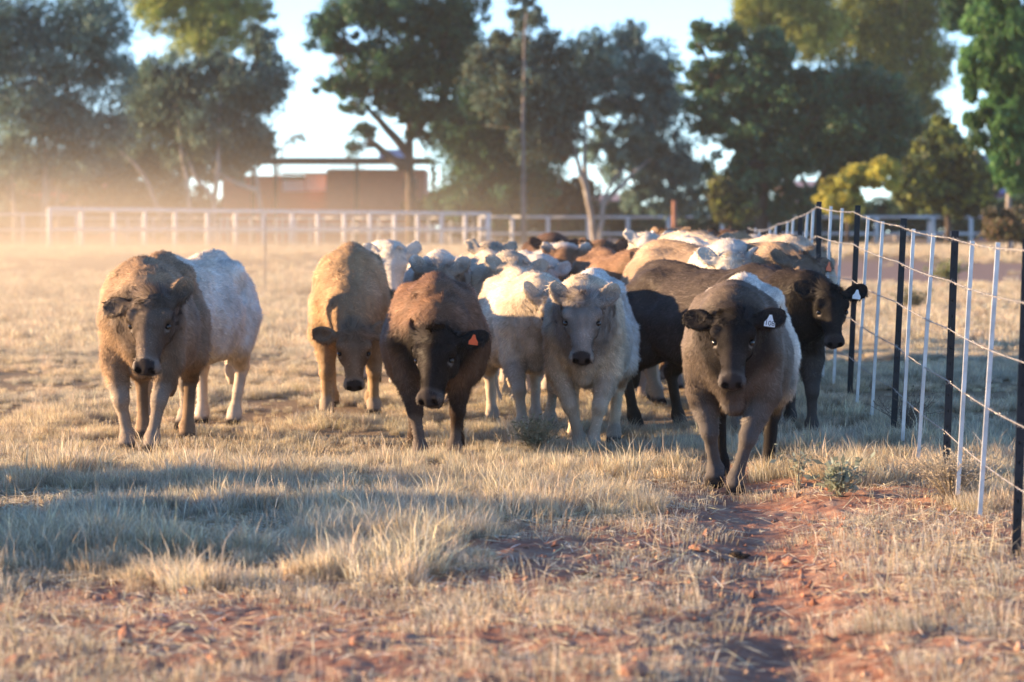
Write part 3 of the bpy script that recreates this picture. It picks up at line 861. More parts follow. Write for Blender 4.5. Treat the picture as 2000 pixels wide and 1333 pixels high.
# ------------------------------------------------------------------ wire fence on the right
def fence_x(y): return float(np.interp(y, [8, 15.9, 19.5, 23.2, 26, 28.2, 35, 40, 60], [2.22, 2.24, 2.36, 2.47, 2.45, 2.40, 2.62, 2.78, 3.6]))
def wire_fence():
    root = empty('wire_fence', (2.4, 22, 0))
    tag(root, 'wire fence of black steel pickets and silver droppers running beside the cattle', 'fence')
    off = Vector((2.4, 22, 0))
    def picket(y, top, lean, hgt=1.42):
        x = fence_x(y); z = gz(x, y)
        mb = MB()
        # Y-shaped star picket: two wings to the front, a punched flange between them facing the paddock
        M = Matrix.Translation((0, 0, 0)) @ Matrix.Rotation(lean, 4, 'Y') @ Matrix.Rotation(math.radians(8), 4, 'Z')
        H_ = top
        for an in (205, 335):
            R = M @ Matrix.Rotation(math.radians(an - 270), 4, 'Z')
            mb.box((-.0022, -.022, -.3), (.0022, .0, H_), R)
        R = M @ Matrix.Rotation(math.radians(-12), 4, 'Z')
        zz = -.3; hole = .007
        mb.box((-.0195, -.0235, -.3), (-.006, -.019, H_), R)
        mb.box((.006, -.0235, -.3), (.0195, -.019, H_), R)
        hs = [.16 + .086*k for k in range(16) if .16 + .086*k < H_ - .05]
        prev = -.3
        for h in hs + [H_]:
            mb.box((-.006, -.0233, prev), (.006, -.0192, h - (hole if h < H_ else 0)), R)
            prev = h + hole
        p = mb.build('star_picket', M_PICKET, root, loc=Vector((x, y, z)) - off)
        return x, y, z
    def dropper(px, pt, pb, y, top):
        x = fence_x(y); z = gz(x, y)
        mb = MB()
        lean = .055 + .01 * math.sin(y * 7)
        M = Matrix.Rotation(lean, 4, 'Y')
        # light rolled channel
        mb.box((-.011, -.012, .06), (-.008, .010, top), M); mb.box((-.008, -.012, .06), (.007, -.009, top), M); mb.box((.007, -.012, .06), (.010, .004, top), M)
        mb.build('dropper', M_GALV, root, loc=Vector((x - lean*.6, y, z)) - off)
    posts = [(12.2, 1.40, .02), (15.9, 1.41, .03), (19.5, 1.40, .035), (23.2, 1.41, .045), (26.0, 1.41, .04), (28.2, 1.40, .01), (31.8, 1.38, .03), (35.6, 1.38, 0.01), (40, 1.38, .02), (46, 1.38, 0)]
    for y, t, l in posts: picket(y, t, l)
    for k in range(len(posts) - 1):
        y0, y1 = posts[k][0], posts[k+1][0]
        for t in (.36, .70): dropper(0, 0, 0, y0 + (y1 - y0) * t, 1.37)
    # five strands, twisted, with burrs of dry grass caught on the wire
    rs = np.random.RandomState(4)
    for wi, h in enumerate((1.36, 1.13, .87, .59, .31)):
        pts = []
        for k in range(len(posts) - 1):
            y0, y1 = posts[k][0], posts[k+1][0]; l0 = posts[k][2]; l1 = posts[k+1][2]
            for j in range(14):
                t = j / 14
                y = y0 + (y1 - y0) * t
                z = gz(fence_x(y0), y0) * (1-t) + gz(fence_x(y1), y1) * t
                sag = .014 * 4 * t * (1-t)
                pts.append((fence_x(y0)*(1-t) + fence_x(y1)*t + (l0*(1-t) + l1*t) * h * .6 - .012, y - .024, z + h - sag))
        P_ = np.array(pts)
        mb = MB()
        # resample
        seg = np.linalg.norm(np.diff(P_, axis=0), axis=1); s = np.concatenate([[0], np.cumsum(seg)])
        ss = np.arange(0, s[-1], .03)
        Q = np.stack([np.interp(ss, s, P_[:, c]) for c in range(3)], 1)
        for ph in (0, math.pi):
            tw = np.stack([np.cos(ss*60 + ph), 0*ss, np.sin(ss*60 + ph)], 1) * .0018
            mb.tube(list(Q + tw), .0015, 4)
        for k in range(2, len(Q) - 1):
            if rs.rand() < (.75 if wi in (0, 1, 3) else .45):
                for _ in range(3):
                    dv = Vector(rs.randn(3)); dv.normalize(); dv *= .010 + .012*rs.rand()
                    p = Vector(Q[k] + rs.randn(3)*.004); sd = dv.cross(Vector((0, 1, .3))).normalized() * .0011
                    mb.add([p - sd, p + sd, p + dv, p + Vector((0, .0012, 0))], [(0, 1, 2), (0, 3, 2), (1, 3, 2)])
        V = [tuple(Vector(v) - off) for v in mb.v]
        mb.v = V
        mb.build('wire', M_WIRE, root)
wire_fence()

# ------------------------------------------------------------------ white rail fences
def rail_fence(label, pts, hgt, rails, post_r, rail_r, mat, warm_last=False, name='rail_fence'):
    p0 = Vector((pts[0][0], pts[0][1], 0))
    root = empty(name, p0)
    tag(root, label, 'fence')
    W = [Vector((x, y, gz(x, y))) for x, y in pts]
    for i, p in enumerate(W):
        r = post_r * (1.6 if warm_last and i == len(W) - 1 else 1)
        MB().tube([p - p0 - Vector((0, 0, .3)), p - p0 + Vector((0, 0, hgt + (.05 if r > post_r else 0)))], r, 8).build('post', mat, root, True)
    for h, rr in rails:
        for i in range(0, len(W) - 1):
            a, b = W[i] - p0 + Vector((0, 0, h)), W[i+1] - p0 + Vector((0, 0, h))
            MB().tube([a, b], rr, 8).build('rail', mat, root, True)
    return root
A0, A1 = np.array((-16.9, 131.0)), np.array((-1.15, 175.0))
n = 16
dd = [131 + (175-131) * (i / n) for i in range(n + 1)]
pxs = [97, 160, 223, 283, 342, 405, 460, 515, 570, 620, 672, 722, 770, 815, 862, 908, 953]
rail_fence('white pipe yard fence with two rails in the dust left of the herd', [((px-1000)*d/FPX, d) for px, d in zip(pxs, dd)], 1.55, [(1.52, .085), (.78, .07)], .085, .05, M_WHITE, True)
# the yard's side, receding from its left corner, and inner panels
rail_fence('faint white yard fence at the left edge running behind the nearer rails', [((px-1000)*150/FPX, 150) for px in (-260, -160, -60, 45, 150)], 1.45, [(1.40, .05), (.75, .05)], .06, .05, M_WHITE)
rail_fence('inner white yard panels with close posts seen through the nearer rails', [((px-1000)*192/FPX, 192) for px in (160, 250, 275, 300, 340, 368, 420, 432, 445, 490, 540, 552, 565, 578, 606, 618, 632, 690, 740, 795, 805, 838, 880, 925)], 1.42, [(1.35, .055), (1.0, .045), (.62, .055)], .06, .05, M_WHITE)
rail_fence('long white two rail fence behind the herd on the right', [((px-1000)*190/FPX, 190) for px in (938, 1000, 1070, 1148, 1226, 1305, 1410, 1500, 1600, 1712, 1822, 1896, 1990, 2090)], 1.42, [(1.40, .07), (.52, .07)], .10, .05, M_WHITE)
b = MB().tube([(0, 0, -.3), (0, 0, 1.75)], .085, 8).build('fence_post', principled('rusty_steel', (.28, .13, .08), .8, noise=.3), None, True, loc=((1317-1000)*120/FPX, 120, gz(5.4, 120)))
tag(b, 'lone rusty brown post standing behind the herd', 'post')
b = MB().tube([(0, 0, -.3), (0, 0, 1.45)], .015, 6).build('fence_post', M_BARK, None, True, loc=((518-1000)*66/FPX, 66, gz(-4.5, 66)))
tag(b, 'thin grey stake standing alone in the dusty paddock', 'post')
b = MB().tube([(0, 0, -.3), (0, 0, 1.15)], .16, 10).build('fence_post', M_WHITE, None, True, loc=((1818-1000)*165/FPX, 165, gz(19, 165)))
tag(b, 'short thick white post before the right rail fence', 'post')

# ------------------------------------------------------------------ buildings beyond the yards
def brick_mat(name, c1, c2):
    m, nt, out = new_mat(name)
    tc = nt.nodes.new('ShaderNodeTexCoord'); bt = nt.nodes.new('ShaderNodeTexBrick')
    mp = nt.nodes.new('ShaderNodeMapping'); mp.inputs['Rotation'].default_value = (math.pi/2, 0, 0)
    bt.inputs['Scale'].default_value = 2.2; bt.inputs['Color1'].default_value = (*c1, 1); bt.inputs['Color2'].default_value = (*c2, 1)
    bt.inputs['Mortar'].default_value = (.35, .25, .2, 1); bt.inputs['Mortar Size'].default_value = .02
    b = nt.nodes.new('ShaderNodeBsdfPrincipled'); b.inputs['Roughness'].default_value = .9
    nt.links.new(tc.outputs['Object'], mp.inputs[0]); nt.links.new(mp.outputs[0], bt.inputs[0]); nt.links.new(bt.outputs[0], b.inputs['Base Color']); nt.links.new(b.outputs[0], out.inputs[0])
    return m
M_BRICK = brick_mat('red_brick', (.74, .25, .16), (.66, .21, .13))
M_ROOFD = principled('dark_roofing', (.05, .042, .04), .8, noise=.2)
M_PANEL = principled('pale_panel', (.78, .78, .84), .6, noise=.05)
M_BLUE = principled('blue_roofing', (.10, .16, .42), .5, noise=.1)
M_PINK = principled('pinkish_render', (.42, .33, .34), .8, noise=.1)
M_GLASS = principled('dark_glass', (.03, .035, .045), .12, spec=.6)
def house():
    D0 = 205.0; s = D0 / FPX; g = gz(-8, D0)
    X = lambda px: (px - 1000) * s
    Z = lambda py: CAM_H - (py - HORIZON) * s
    root = empty('brick_house', (X(690), D0, g)); O = Vector((X(690), D0, g))
    tag(root, 'low red brick house with flat dark roof behind the white yard', 'house')
    def bx(name, x0, x1, y0, y1, z0, z1, mat, par=root):
        o = Vector((X(690), D0, g)) if par is root else O
        return MB().box(Vector((x0, y0, z0)) - O, Vector((x1, y1, z1)) - O).build(name, mat, par)
    w1 = bx('wall', X(638), X(830), D0, D0 + 9, g - .3, Z(331), M_BRICK)
    w2 = bx('wall', X(430), X(637), D0 + 1.6, D0 + 9, g - .3, Z(343), M_BRICK)
    bx('window', X(549), X(592), D0 + 1.54, D0 + 1.66, Z(374), Z(352), M_PANEL, w2)
    bx('window', X(594), X(638), D0 + 1.50, D0 + 1.64, Z(373), Z(338), M_PANEL, w2)
    bx('lintel', X(549), X(592), D0 + 1.52, D0 + 1.60, Z(351), Z(343), M_ROOFD, w2)
    bx('window', X(790), X(815), D0 - .05, D0 + .06, Z(372), Z(350), M_GLASS, w1)
    # flat verandah roof on posts
    r = MB()
    r.box(Vector((X(478), D0 - 2.5, Z(318))) - O, Vector((X(845), D0 + 7.5, Z(310))) - O)
    rf = r.build('roof', M_ROOFD, root)
    for px in (543, 700, 848, 500):
        bx('post', X(px) - .10, X(px) + .10, D0 - 2.3, D0 - 2.1, g - .3, Z(322), M_ROOFD)
    bx('beam', X(490), X(862), D0 - 2.45, D0 - 2.2, Z(323), Z(318.2), M_ROOFD)
    bx('fascia', X(549), X(720), D0 + .9, D0 + 1.1, Z(342), Z(337), M_PANEL)
    for k in range(9):
        px = 648 + 7.5 * k
        bx('baluster', X(px), X(px) + .07, D0 + .4, D0 + .47, Z(336), Z(324), M_PANEL)
    bx('water_tank', X(738), X(792), D0 + 2.0, D0 + 4.0, Z(308.5), Z(291), principled('blue_white_tank', (.40, .48, .68), .5))
house()
def shed(label, px0, px1, pyt, pyr, D0, mat, rmat, catname='shed'):
    s = D0 / FPX; X = lambda px: (px - 1000) * s; Z = lambda py: CAM_H - (py - HORIZON) * s
    g = gz(X((px0+px1)/2), D0); O = Vector((X((px0+px1)/2), D0, g))
    root = empty(catname, O); tag(root, label, 'building')
    MB().box(Vector((X(px0), D0, g-.3)) - O, Vector((X(px1), D0 + 8, Z(pyt))) - O).build('wall', mat, root)
    a, b = X(px0) - .5, X(px1) + .5; y0, y1 = D0 - .6, D0 + 8.6; zt, zr = Z(pyt) + .004, Z(pyr)
    ym = (y0 + y1) / 2
    V = [Vector(v) - O for v in ((a, y0, zt), (b, y0, zt), (b, y1, zt), (a, y1, zt), (a, ym, zr), (b, ym, zr))]
    MB().add(V, [(0, 1, 5, 4), (2, 3, 4, 5), (0, 4, 3), (1, 2, 5), (0, 3, 2, 1)]).build('roof', rmat, root)
    for k in range(2):
        xx = X(px0 + (px1-px0)*(.3+.4*k))
        MB().box(Vector((xx-.5, D0-.04, g+1.0)) - O, Vector((xx+.5, D0+.05, g+2.0)) - O).build('window', M_GLASS, root)
shed('red brick building half hidden by gum trees at far left', -60, 200, 352, 318, 225, M_BRICK, M_ROOFD, 'brick_building')
shed('pinkish fascia building glimpsed behind the dark central trees', 1150, 1240, 392, 378, 235, M_PINK, M_PINK, 'low_building')
shed('pale pinkish building between the dark tree and the yellow bush', 1540, 1640, 372, 352, 240, M_PINK, M_PINK, 'low_building')
shed('building with a bright blue roof at the right edge', 1880, 2080, 378, 300, 235, principled('purple_wall', (.16, .13, .26), .8), M_BLUE, 'blue_roofed_building')

# ------------------------------------------------------------------ trees
def tree(name, label, d, lobes, trunks, cols, n_leaf, leaf=(.30, .038), droop=.6, depth=1.0, bark=None, thick=.16, cat='tree', group=None, seed=1, tfront=0.0):
    """lobes: (px, py, rx, ry) in photo pixels at distance d; trunks: lists of (px, py) from the ground up"""
    rs = np.random.RandomState(seed)
    s = d / FPX
    bx = trunks[0][0][0] if trunks else lobes[0][0]
    O = Vector(((bx - 1000) * s, d, gz((bx-1000)*s, d)))
    root = empty(name, O); tag(root, label, cat, group)
    if trunks:
        mb = MB()
        for t in trunks:
            dy = rs.randn() * .2
            pts = [Vector(((px-1000)*s, d - tfront + dy*i + rs.randn()*.08, CAM_H - (py-HORIZON)*s)) - O for i, (px, py) in enumerate(t)]
            # smooth the limb a little
            q = []
            for i in range(len(pts)-1):
                for k in range(4):
                    w = k/4; q.append(pts[i].lerp(pts[i+1], w) + Vector((rs.randn()*.02, rs.randn()*.02, 0)))
            q.append(pts[-1])
            m_ = len(q); th = thick * (1 if t is trunks[0] else .75)
            mb.tube(q, [th * (1 - .78 * i/(m_-1)) + .015 for i in range(m_)], 7)
        # limbs reaching into the crown
        tops = [t[len(t)//2 + k] if len(t)//2 + k < len(t) else t[-1] for t in trunks for k in (0, 1)]
        for i, (px, py, rx, ry) in enumerate(lobes):
            t = min(tops, key=lambda q: abs(q[0]-px) + abs(q[1]-py))
            for _ in range(3):
                e = (px + rs.randn()*rx*.4, py + rs.randn()*ry*.4)
                a = Vector(((t[0]-1000)*s, d, CAM_H - (t[1]-HORIZON)*s)) - O
                b = Vector(((e[0]-1000)*s, d + rs.randn()*rx*s*.5, CAM_H - (e[1]-HORIZON)*s)) - O
                m = a.lerp(b, .5) + Vector((rs.randn()*.2, rs.randn()*.2, rs.rand()*.3))
                mb.tube([a, m, b], [thick*.32, thick*.2, thick*.05], 5)
        mb.build('trunk', bark or M_BARK, root, True)
    # crown: leaves in clumps that fill each lobe unevenly
    area = np.array([rx*ry for _, _, rx, ry in lobes], float)
    Vs, Cs, Ns = [], [], []
    for (px, py, rx, ry), ar in zip(lobes, area):
        rx *= 1.12; ry *= 1.12
        n = int(2.6 * n_leaf * ar / area.sum())
        R = np.array((rx*s, rx*s*depth, ry*s)); c = np.array(((px-1000)*s, d, CAM_H - (py-HORIZON)*s)) - np.array(O)
        nc = max(10, int(R[0]*R[2] * 20))
        u = rs.randn(nc, 3); u /= np.linalg.norm(u, axis=1, keepdims=True); u *= (rs.rand(nc, 1) ** (1/2.4))
        cc = c + u * R * .92 + rs.randn(nc, 3) * .12
        cr = (.26 + .42*rs.rand(nc)) * np.clip(min(R[0], R[2]) / 1.4, .6, 1.3)
        k = rs.randint(0, nc, n)
        g = rs.randn(n, 3); g /= np.linalg.norm(g, axis=1, keepdims=True)
        g = g * (rs.rand(n, 1) ** .45)
        g[:, 2] *= .8
        P = cc[k] + g * cr[k][:, None] * (1.25)
        tone = (1 + .28*rs.randn(nc))[k][:, None]
        Vs.append(P); Cs.append(np.array(cols)[rs.randint(0, len(cols), n)] * np.clip(tone, .5, 1.7) * (1 + .15*rs.randn(n, 1))); Ns.append(g)
    P = np.concatenate(Vs); C = np.clip(np.concatenate(Cs), .005, .8); n = len(P)
    a = rs.rand(n)*2*np.pi; up = -droop + (1-droop)*rs.randn(n)
    D = np.stack([np.cos(a), np.sin(a), up*1.6], 1); D /= np.linalg.norm(D, axis=1, keepdims=True)
    Sd = np.cross(D, rs.randn(n, 3)); Sd /= np.linalg.norm(Sd, axis=1, keepdims=True)
    L_ = leaf[0] * 1.15 * (.6 + .8*rs.rand(n, 1)); w = 1.25 * leaf[1] * (.7 + .6*rs.rand(n, 1))
    V = np.stack([P - D*L_*.5, P + Sd*w, P + D*L_*.5, P - Sd*w], 1).reshape(-1, 3)
    F = np.arange(n*4).reshape(-1, 4)
    me = mesh_np('crown', V, F, False, np.repeat(C, 4, 0))
    link('crown', me, M_LEAF, root)
    return root
GREY = [(.15, .24, .20), (.12, .20, .17), (.18, .26, .21), (.10, .18, .16)]
DARK = [(.055, .14, .075), (.075, .16, .07), (.045, .11, .07)]
MID = [(.08, .13, .05), (.10, .15, .06), (.07, .11, .05)]
SUN_YEL = [(.28, .34, .07), (.34, .36, .10), (.20, .28, .08)]  # low sun on the gum crowns painted in as yellow leaf greens
SUN_GOLD = [(.48, .44, .08), (.40, .39, .08), (.24, .27, .07)]  # sunlight on the shrubs put into the leaf colour as gold
OLIVE = [(.09, .095, .05), (.11, .105, .055), (.07, .08, .045)]
tree('gum_tree', 'tall grey gum tree filling the top left corner, with thin forked trunks', 172,
     [(30, 60, 70, 80), (120, 90, 85, 80), (60, 200, 90, 90), (180, 40, 80, 70), (215, 130, 50, 60), (120, 240, 70, 60), (20, 300, 60, 50), (190, 250, 60, 60), (-60, 120, 80, 120), (150, 320, 70, 40), (10, 380, 30, 30)],
     [[(85, 490), (88, 400), (92, 310), (80, 220), (60, 120)], [(88, 420), (110, 300), (120, 200), (150, 90)], [(30, 480), (28, 380), (20, 280)], [(110, 480), (112, 400), (115, 330)]], GREY, 15000, seed=2)
tree('gum_tree', 'broad grey green gum tree left of centre with two slender pale trunks', 178,
     [(310, 150, 60, 40), (440, 140, 60, 35), (510, 95, 35, 50), (370, 200, 110, 70), (480, 170, 85, 60), (290, 210, 60, 70), (420, 250, 110, 55), (545, 160, 35, 30), (350, 290, 90, 50), (480, 290, 60, 40), (520, 285, 30, 25), (280, 330, 60, 40), (420, 330, 80, 30)],
     [[(415, 490), (425, 400), (432, 330), (434, 230), (440, 130)], [(385, 490), (375, 370), (362, 290), (350, 200)], [(345, 480), (300, 360), (275, 320), (250, 300)], [(430, 395), (390, 350), (370, 300)], [(525, 480), (512, 380), (505, 330)], [(512, 375), (470, 360), (425, 335)]], GREY, 17000, seed=3, tfront=2.4)
tree('gum_tree', 'sunlit yellow green gum tree rising behind the left gums', 232,
     [(330, 10, 80, 60), (430, 20, 90, 60), (380, -50, 120, 60), (500, 20, 40, 30), (400, 80, 80, 40)], [[(390, 480), (392, 300), (395, 100)]], SUN_YEL, 12000, seed=4)
tree('broadleaf_tree', 'dark green open crowned tree standing over the brick house', 185,
     [(650, 55, 45, 35), (700, 15, 75, 40), (800, 40, 80, 50), (890, 20, 60, 40), (640, 80, 40, 25), (700, 105, 60, 32), (770, 130, 80, 55), (660, 168, 50, 28), (740, 175, 70, 30), (840, 150, 70, 60), (900, 110, 50, 50), (690, 215, 30, 14), (790, 215, 60, 35), (860, 225, 45, 40), (880, 60, 70, 40), (715, 262, 26, 15), (690, 290, 14, 14), (810, 265, 30, 20), (760, 20, 80, 40)],
     [[(805, 490), (803, 380), (800, 300), (798, 240), (800, 150)], [(798, 300), (740, 235), (700, 190)], [(800, 270), (850, 215), (880, 150)], [(790, 330), (735, 285), (715, 265)]], DARK, 15000, (.22, .060), .2, bark=M_BARKD, thick=.34, seed=5)
tree('evergreen_tree', 'very dark dense tree between the house and the thin pole-like trunk', 192,
     [(900, 250, 60, 60), (950, 210, 70, 70), (990, 290, 70, 90), (920, 330, 70, 70), (980, 380, 80, 50), (900, 400, 60, 30), (1040, 350, 50, 60)], [[(940, 490), (942, 380), (945, 250)]], DARK, 14000, (.22, .060), .3, bark=M_BARKD, thick=.3, seed=6)
tree('gum_tree', 'slim gum tree with a tall thin straight trunk and tan sunlit tip', 180,
     [(1028, 30, 32, 40), (1000, 110, 60, 50), (955, 120, 45, 50), (1070, 110, 45, 50), (1050, 190, 70, 60), (980, 190, 50, 50), (1080, 250, 60, 50), (1110, 180, 40, 60), (1040, 280, 50, 40)],
     [[(1022, 490), (1022, 380), (1021, 260), (1024, 120), (1028, 30)]], GREY + OLIVE, 9500, seed=7, thick=.13, tfront=2.6, bark=M_BARKM)
tree('gum_tree', 'gum tree with white trunks forking low in a V behind the herd', 182,
     [(1150, 120, 55, 50), (1130, 180, 60, 40), (1215, 130, 50, 45), (1230, 75, 32, 35), (1275, 130, 45, 45), (1250, 180, 60, 40), (1300, 190, 40, 50), (1200, 200, 60, 30), (1250, 250, 70, 35), (1200, 290, 60, 35), (1290, 290, 60, 45), (1240, 330, 60, 30), (1170, 250, 18, 16), (1320, 330, 40, 40), (1285, 375, 55, 30), (1240, 385, 50, 22), (1350, 350, 40, 40), (1330, 400, 60, 26)],
     [[(1163, 490), (1155, 430), (1140, 360), (1118, 290), (1100, 230)], [(1172, 490), (1172, 440), (1178, 390), (1190, 360), (1215, 330)], [(1145, 380), (1142, 330), (1140, 250), (1142, 170)], [(1175, 400), (1230, 345), (1270, 310)]], GREY, 13000, seed=8, thick=.20, tfront=1.6)
tree('broadleaf_tree', 'huge dark rounded tree dominating the right of centre', 176,
     [(1370, 75, 35, 30), (1425, 85, 40, 35), (1375, 150, 55, 35), (1480, 150, 60, 60), (1430, 190, 70, 40), (1530, 190, 80, 70), (1620, 170, 75, 48), (1690, 180, 60, 50), (1720, 230, 70, 60), (1640, 240, 90, 60), (1560, 290, 90, 60), (1450, 260, 80, 40), (1380, 230, 45, 40), (1470, 330, 90, 40), (1700, 300, 80, 50), (1430, 385, 60, 35), (1540, 390, 70, 40), (1760, 260, 40, 50), (1620, 320, 50, 25), (1500, 100, 40, 40)],
     [[(1490, 490), (1485, 400), (1490, 320), (1500, 220)], [(1488, 380), (1540, 300), (1600, 220)], [(1490, 340), (1430, 260), (1390, 180)], [(1590, 490), (1600, 360), (1640, 270)]], DARK + MID[2:], 26000, (.22, .060), .3, bark=M_BARKD, thick=.4, seed=9)
tree('gum_tree', 'tall sunlit light green gum tree behind the dark tree, its left half', 222,
     [(1470, 20, 40, 50), (1530, 50, 50, 50), (1590, 60, 60, 60), (1500, -20, 80, 40), (1450, 60, 22, 35), (1570, 0, 60, 40)], [[(1540, 490), (1542, 200), (1540, 60)]], SUN_YEL, 11000, droop=.8, seed=10)
tree('gum_tree', 'tall sunlit yellow green weeping gum tree behind the dark tree, its right half', 226,
     [(1680, 20, 60, 60), (1760, 60, 60, 70), (1720, 120, 60, 60), (1800, 20, 50, 60), (1790, 160, 45, 70), (1650, 70, 50, 60), (1820, 110, 40, 60), (1740, -20, 90, 40), (1810, 240, 35, 50)], [[(1750, 490), (1752, 250), (1750, 60)]], SUN_YEL + MID[1:2], 15000, droop=.85, seed=12)
tree('bushy_tree', 'round bushy green tree with yellow lit crown near the right edge', 163,
     [(1850, 300, 55, 50), (1820, 345, 60, 50), (1890, 345, 50, 50), (1835, 265, 22, 25), (1780, 370, 40, 40), (1860, 390, 70, 30)], [[(1850, 490), (1850, 390), (1850, 320)]], MID + SUN_YEL[:1], 9500, (.24, .10), .3, bark=M_BARKD, seed=13)
tree('weeping_tree', 'weeping bright green tree hanging into the top right corner', 120,
     [(1960, 60, 60, 80), (2020, 120, 60, 120), (1930, 150, 40, 80), (1980, 230, 50, 80), (1925, 235, 35, 55), (2000, 330, 45, 60), (1950, 0, 50, 50), (1965, 300, 22, 40)],
     [[(1973, 500), (1972, 400), (1972, 330), (1985, 200), (1990, 60)]], [(.09, .18, .06), (.11, .21, .07), (.07, .14, .055)], 12000, (.30, .045), .92, seed=14, thick=.10)
tree('gum_tree', 'dark gum branches entering the top right between two lighter trees', 150,
     [(1880, 10, 40, 22), (1870, 50, 25, 20), (1895, -20, 50, 25)], [[(2100, 480), (2050, 200), (1960, 60), (1890, 15)]], DARK, 2500, seed=15)
tree('sunlit_shrub', 'yellow lit shrub below the dark tree on the right', 150,
     [(1640, 370, 28, 32), (1680, 350, 40, 28), (1720, 345, 35, 22), (1650, 405, 30, 20), (1620, 390, 16, 16)], [[(1655, 480), (1655, 400), (1660, 365)]], SUN_GOLD, 3800, (.16, .08), .2, bark=M_BARKD, seed=16, thick=.06, cat='shrub')
tree('sunlit_shrub', 'small olive yellow shrub at the foot of the dark tree', 152,
     [(1415, 390, 25, 28), (1440, 410, 30, 20), (1405, 365, 12, 14)], [[(1425, 480), (1425, 400)]], OLIVE + SUN_GOLD[2:], 2200, (.16, .08), .2, bark=M_BARKD, seed=17, thick=.05, cat='shrub')
tree('shrub', 'scrubby twiggy shrub at the right edge before the rail fence', 105,
     [(1965, 430, 28, 20), (1990, 450, 30, 22), (1950, 455, 22, 14)], [[(1970, 520), (1968, 470), (1960, 440)], [(1975, 520), (1985, 450)]], OLIVE + [(.25, .17, .10)], 1700, (.12, .03), -.2, bark=M_BARKD, seed=18, thick=.02, cat='shrub')
tree('shrub', 'reddish brown shrub behind the white forked gum trunks', 205,
     [(1090, 300, 30, 25), (1110, 380, 60, 40), (1070, 400, 40, 30)], [[(1090, 480), (1092, 380)]], [(.12, .065, .035), (.08, .06, .035), (.15, .07, .03)], 2800, (.2, .08), .2, bark=M_BARKD, seed=19, thick=.08, cat='shrub')
def hedge(label, px0, px1, pyt, d, cols, n, seed):
    k = max(2, int((px1-px0)/55))
    lob = [(px0 + (i+.5)*(px1-px0)/k, pyt + 34 + 7*math.sin(i*2.1+seed), (px1-px0)/k*.75, 36) for i in range(k)]
    return tree('hedge', label, d, lob, [[((px0+px1)/2, 490), ((px0+px1)/2, 440)]], cols, n, (.18, .08), .2, .8, M_BARKD, .06, 'hedge', None, seed)
hedge('dark clipped hedge under the trees behind the middle of the herd', 1000, 1330, 400, 206, DARK, 9000, 31)
hedge('dark hedge running right behind the white rail fence', 1330, 1640, 405, 207, DARK, 8500, 32)
hedge('long dark green hedge below the round bushy tree', 1640, 2020, 395, 208, DARK + MID[2:], 11000, 33)
hedge('hazy brown scrub behind the white yards at far left', -60, 240, 392, 212, OLIVE, 7000, 41)
hedge('hazy olive scrub between the gums and the brick house', 240, 560, 392, 214, OLIVE + GREY, 8000, 42)
hedge('dusky shrubs beside the right end of the brick house', 820, 1010, 388, 203, DARK + OLIVE, 6000, 43)
tree('gum_tree', 'low bushy gum regrowth among pale stems at the far left', 200,
     [(60, 330, 60, 40), (170, 350, 60, 40), (250, 370, 60, 35), (330, 380, 60, 30), (20, 400, 40, 30), (230, 300, 50, 40)], [[(150, 480), (155, 380), (160, 300)], [(30, 480), (40, 360)], [(270, 480), (265, 380)]], OLIVE + GREY, 7000, seed=34)
tree('palm_tree', 'arching palm frond beside the flat house roof', 215, [(572, 272, 12, 4), (592, 268, 7, 3)],
     [[(545, 480), (546, 400), (548, 330), (556, 290), (575, 268), (592, 266), (602, 276)]], MID, 26, (.3, .04), .6, bark=M_BARKD, thick=.07, seed=35)
# the belt of trees goes on out of the picture on the sun's side
rsx = np.random.RandomState(8)
for i in range(7):
    dd_ = 150 + 14 * i + rsx.rand() * 5
    px_ = 1000 - (dd_ * .143 + 14 + 12 * (i % 2) + rsx.rand()*6) * FPX / dd_
    hgt_ = 90 + rsx.rand()*60
    lob = [(px_ + rsx.randn()*60, 445 - hgt_*.7 - rsx.rand()*120, 100 + rsx.rand()*40, 80 + rsx.rand()*40) for _ in range(8)]
    tree('gum_tree', 'gum tree in the belt beyond the left edge of the picture', dd_, lob, [[(px_, 490), (px_+5, 350), (px_, 200)]], GREY, 2200, (.5, .14), .6, seed=50 + i, group='gum trees beyond the left edge')

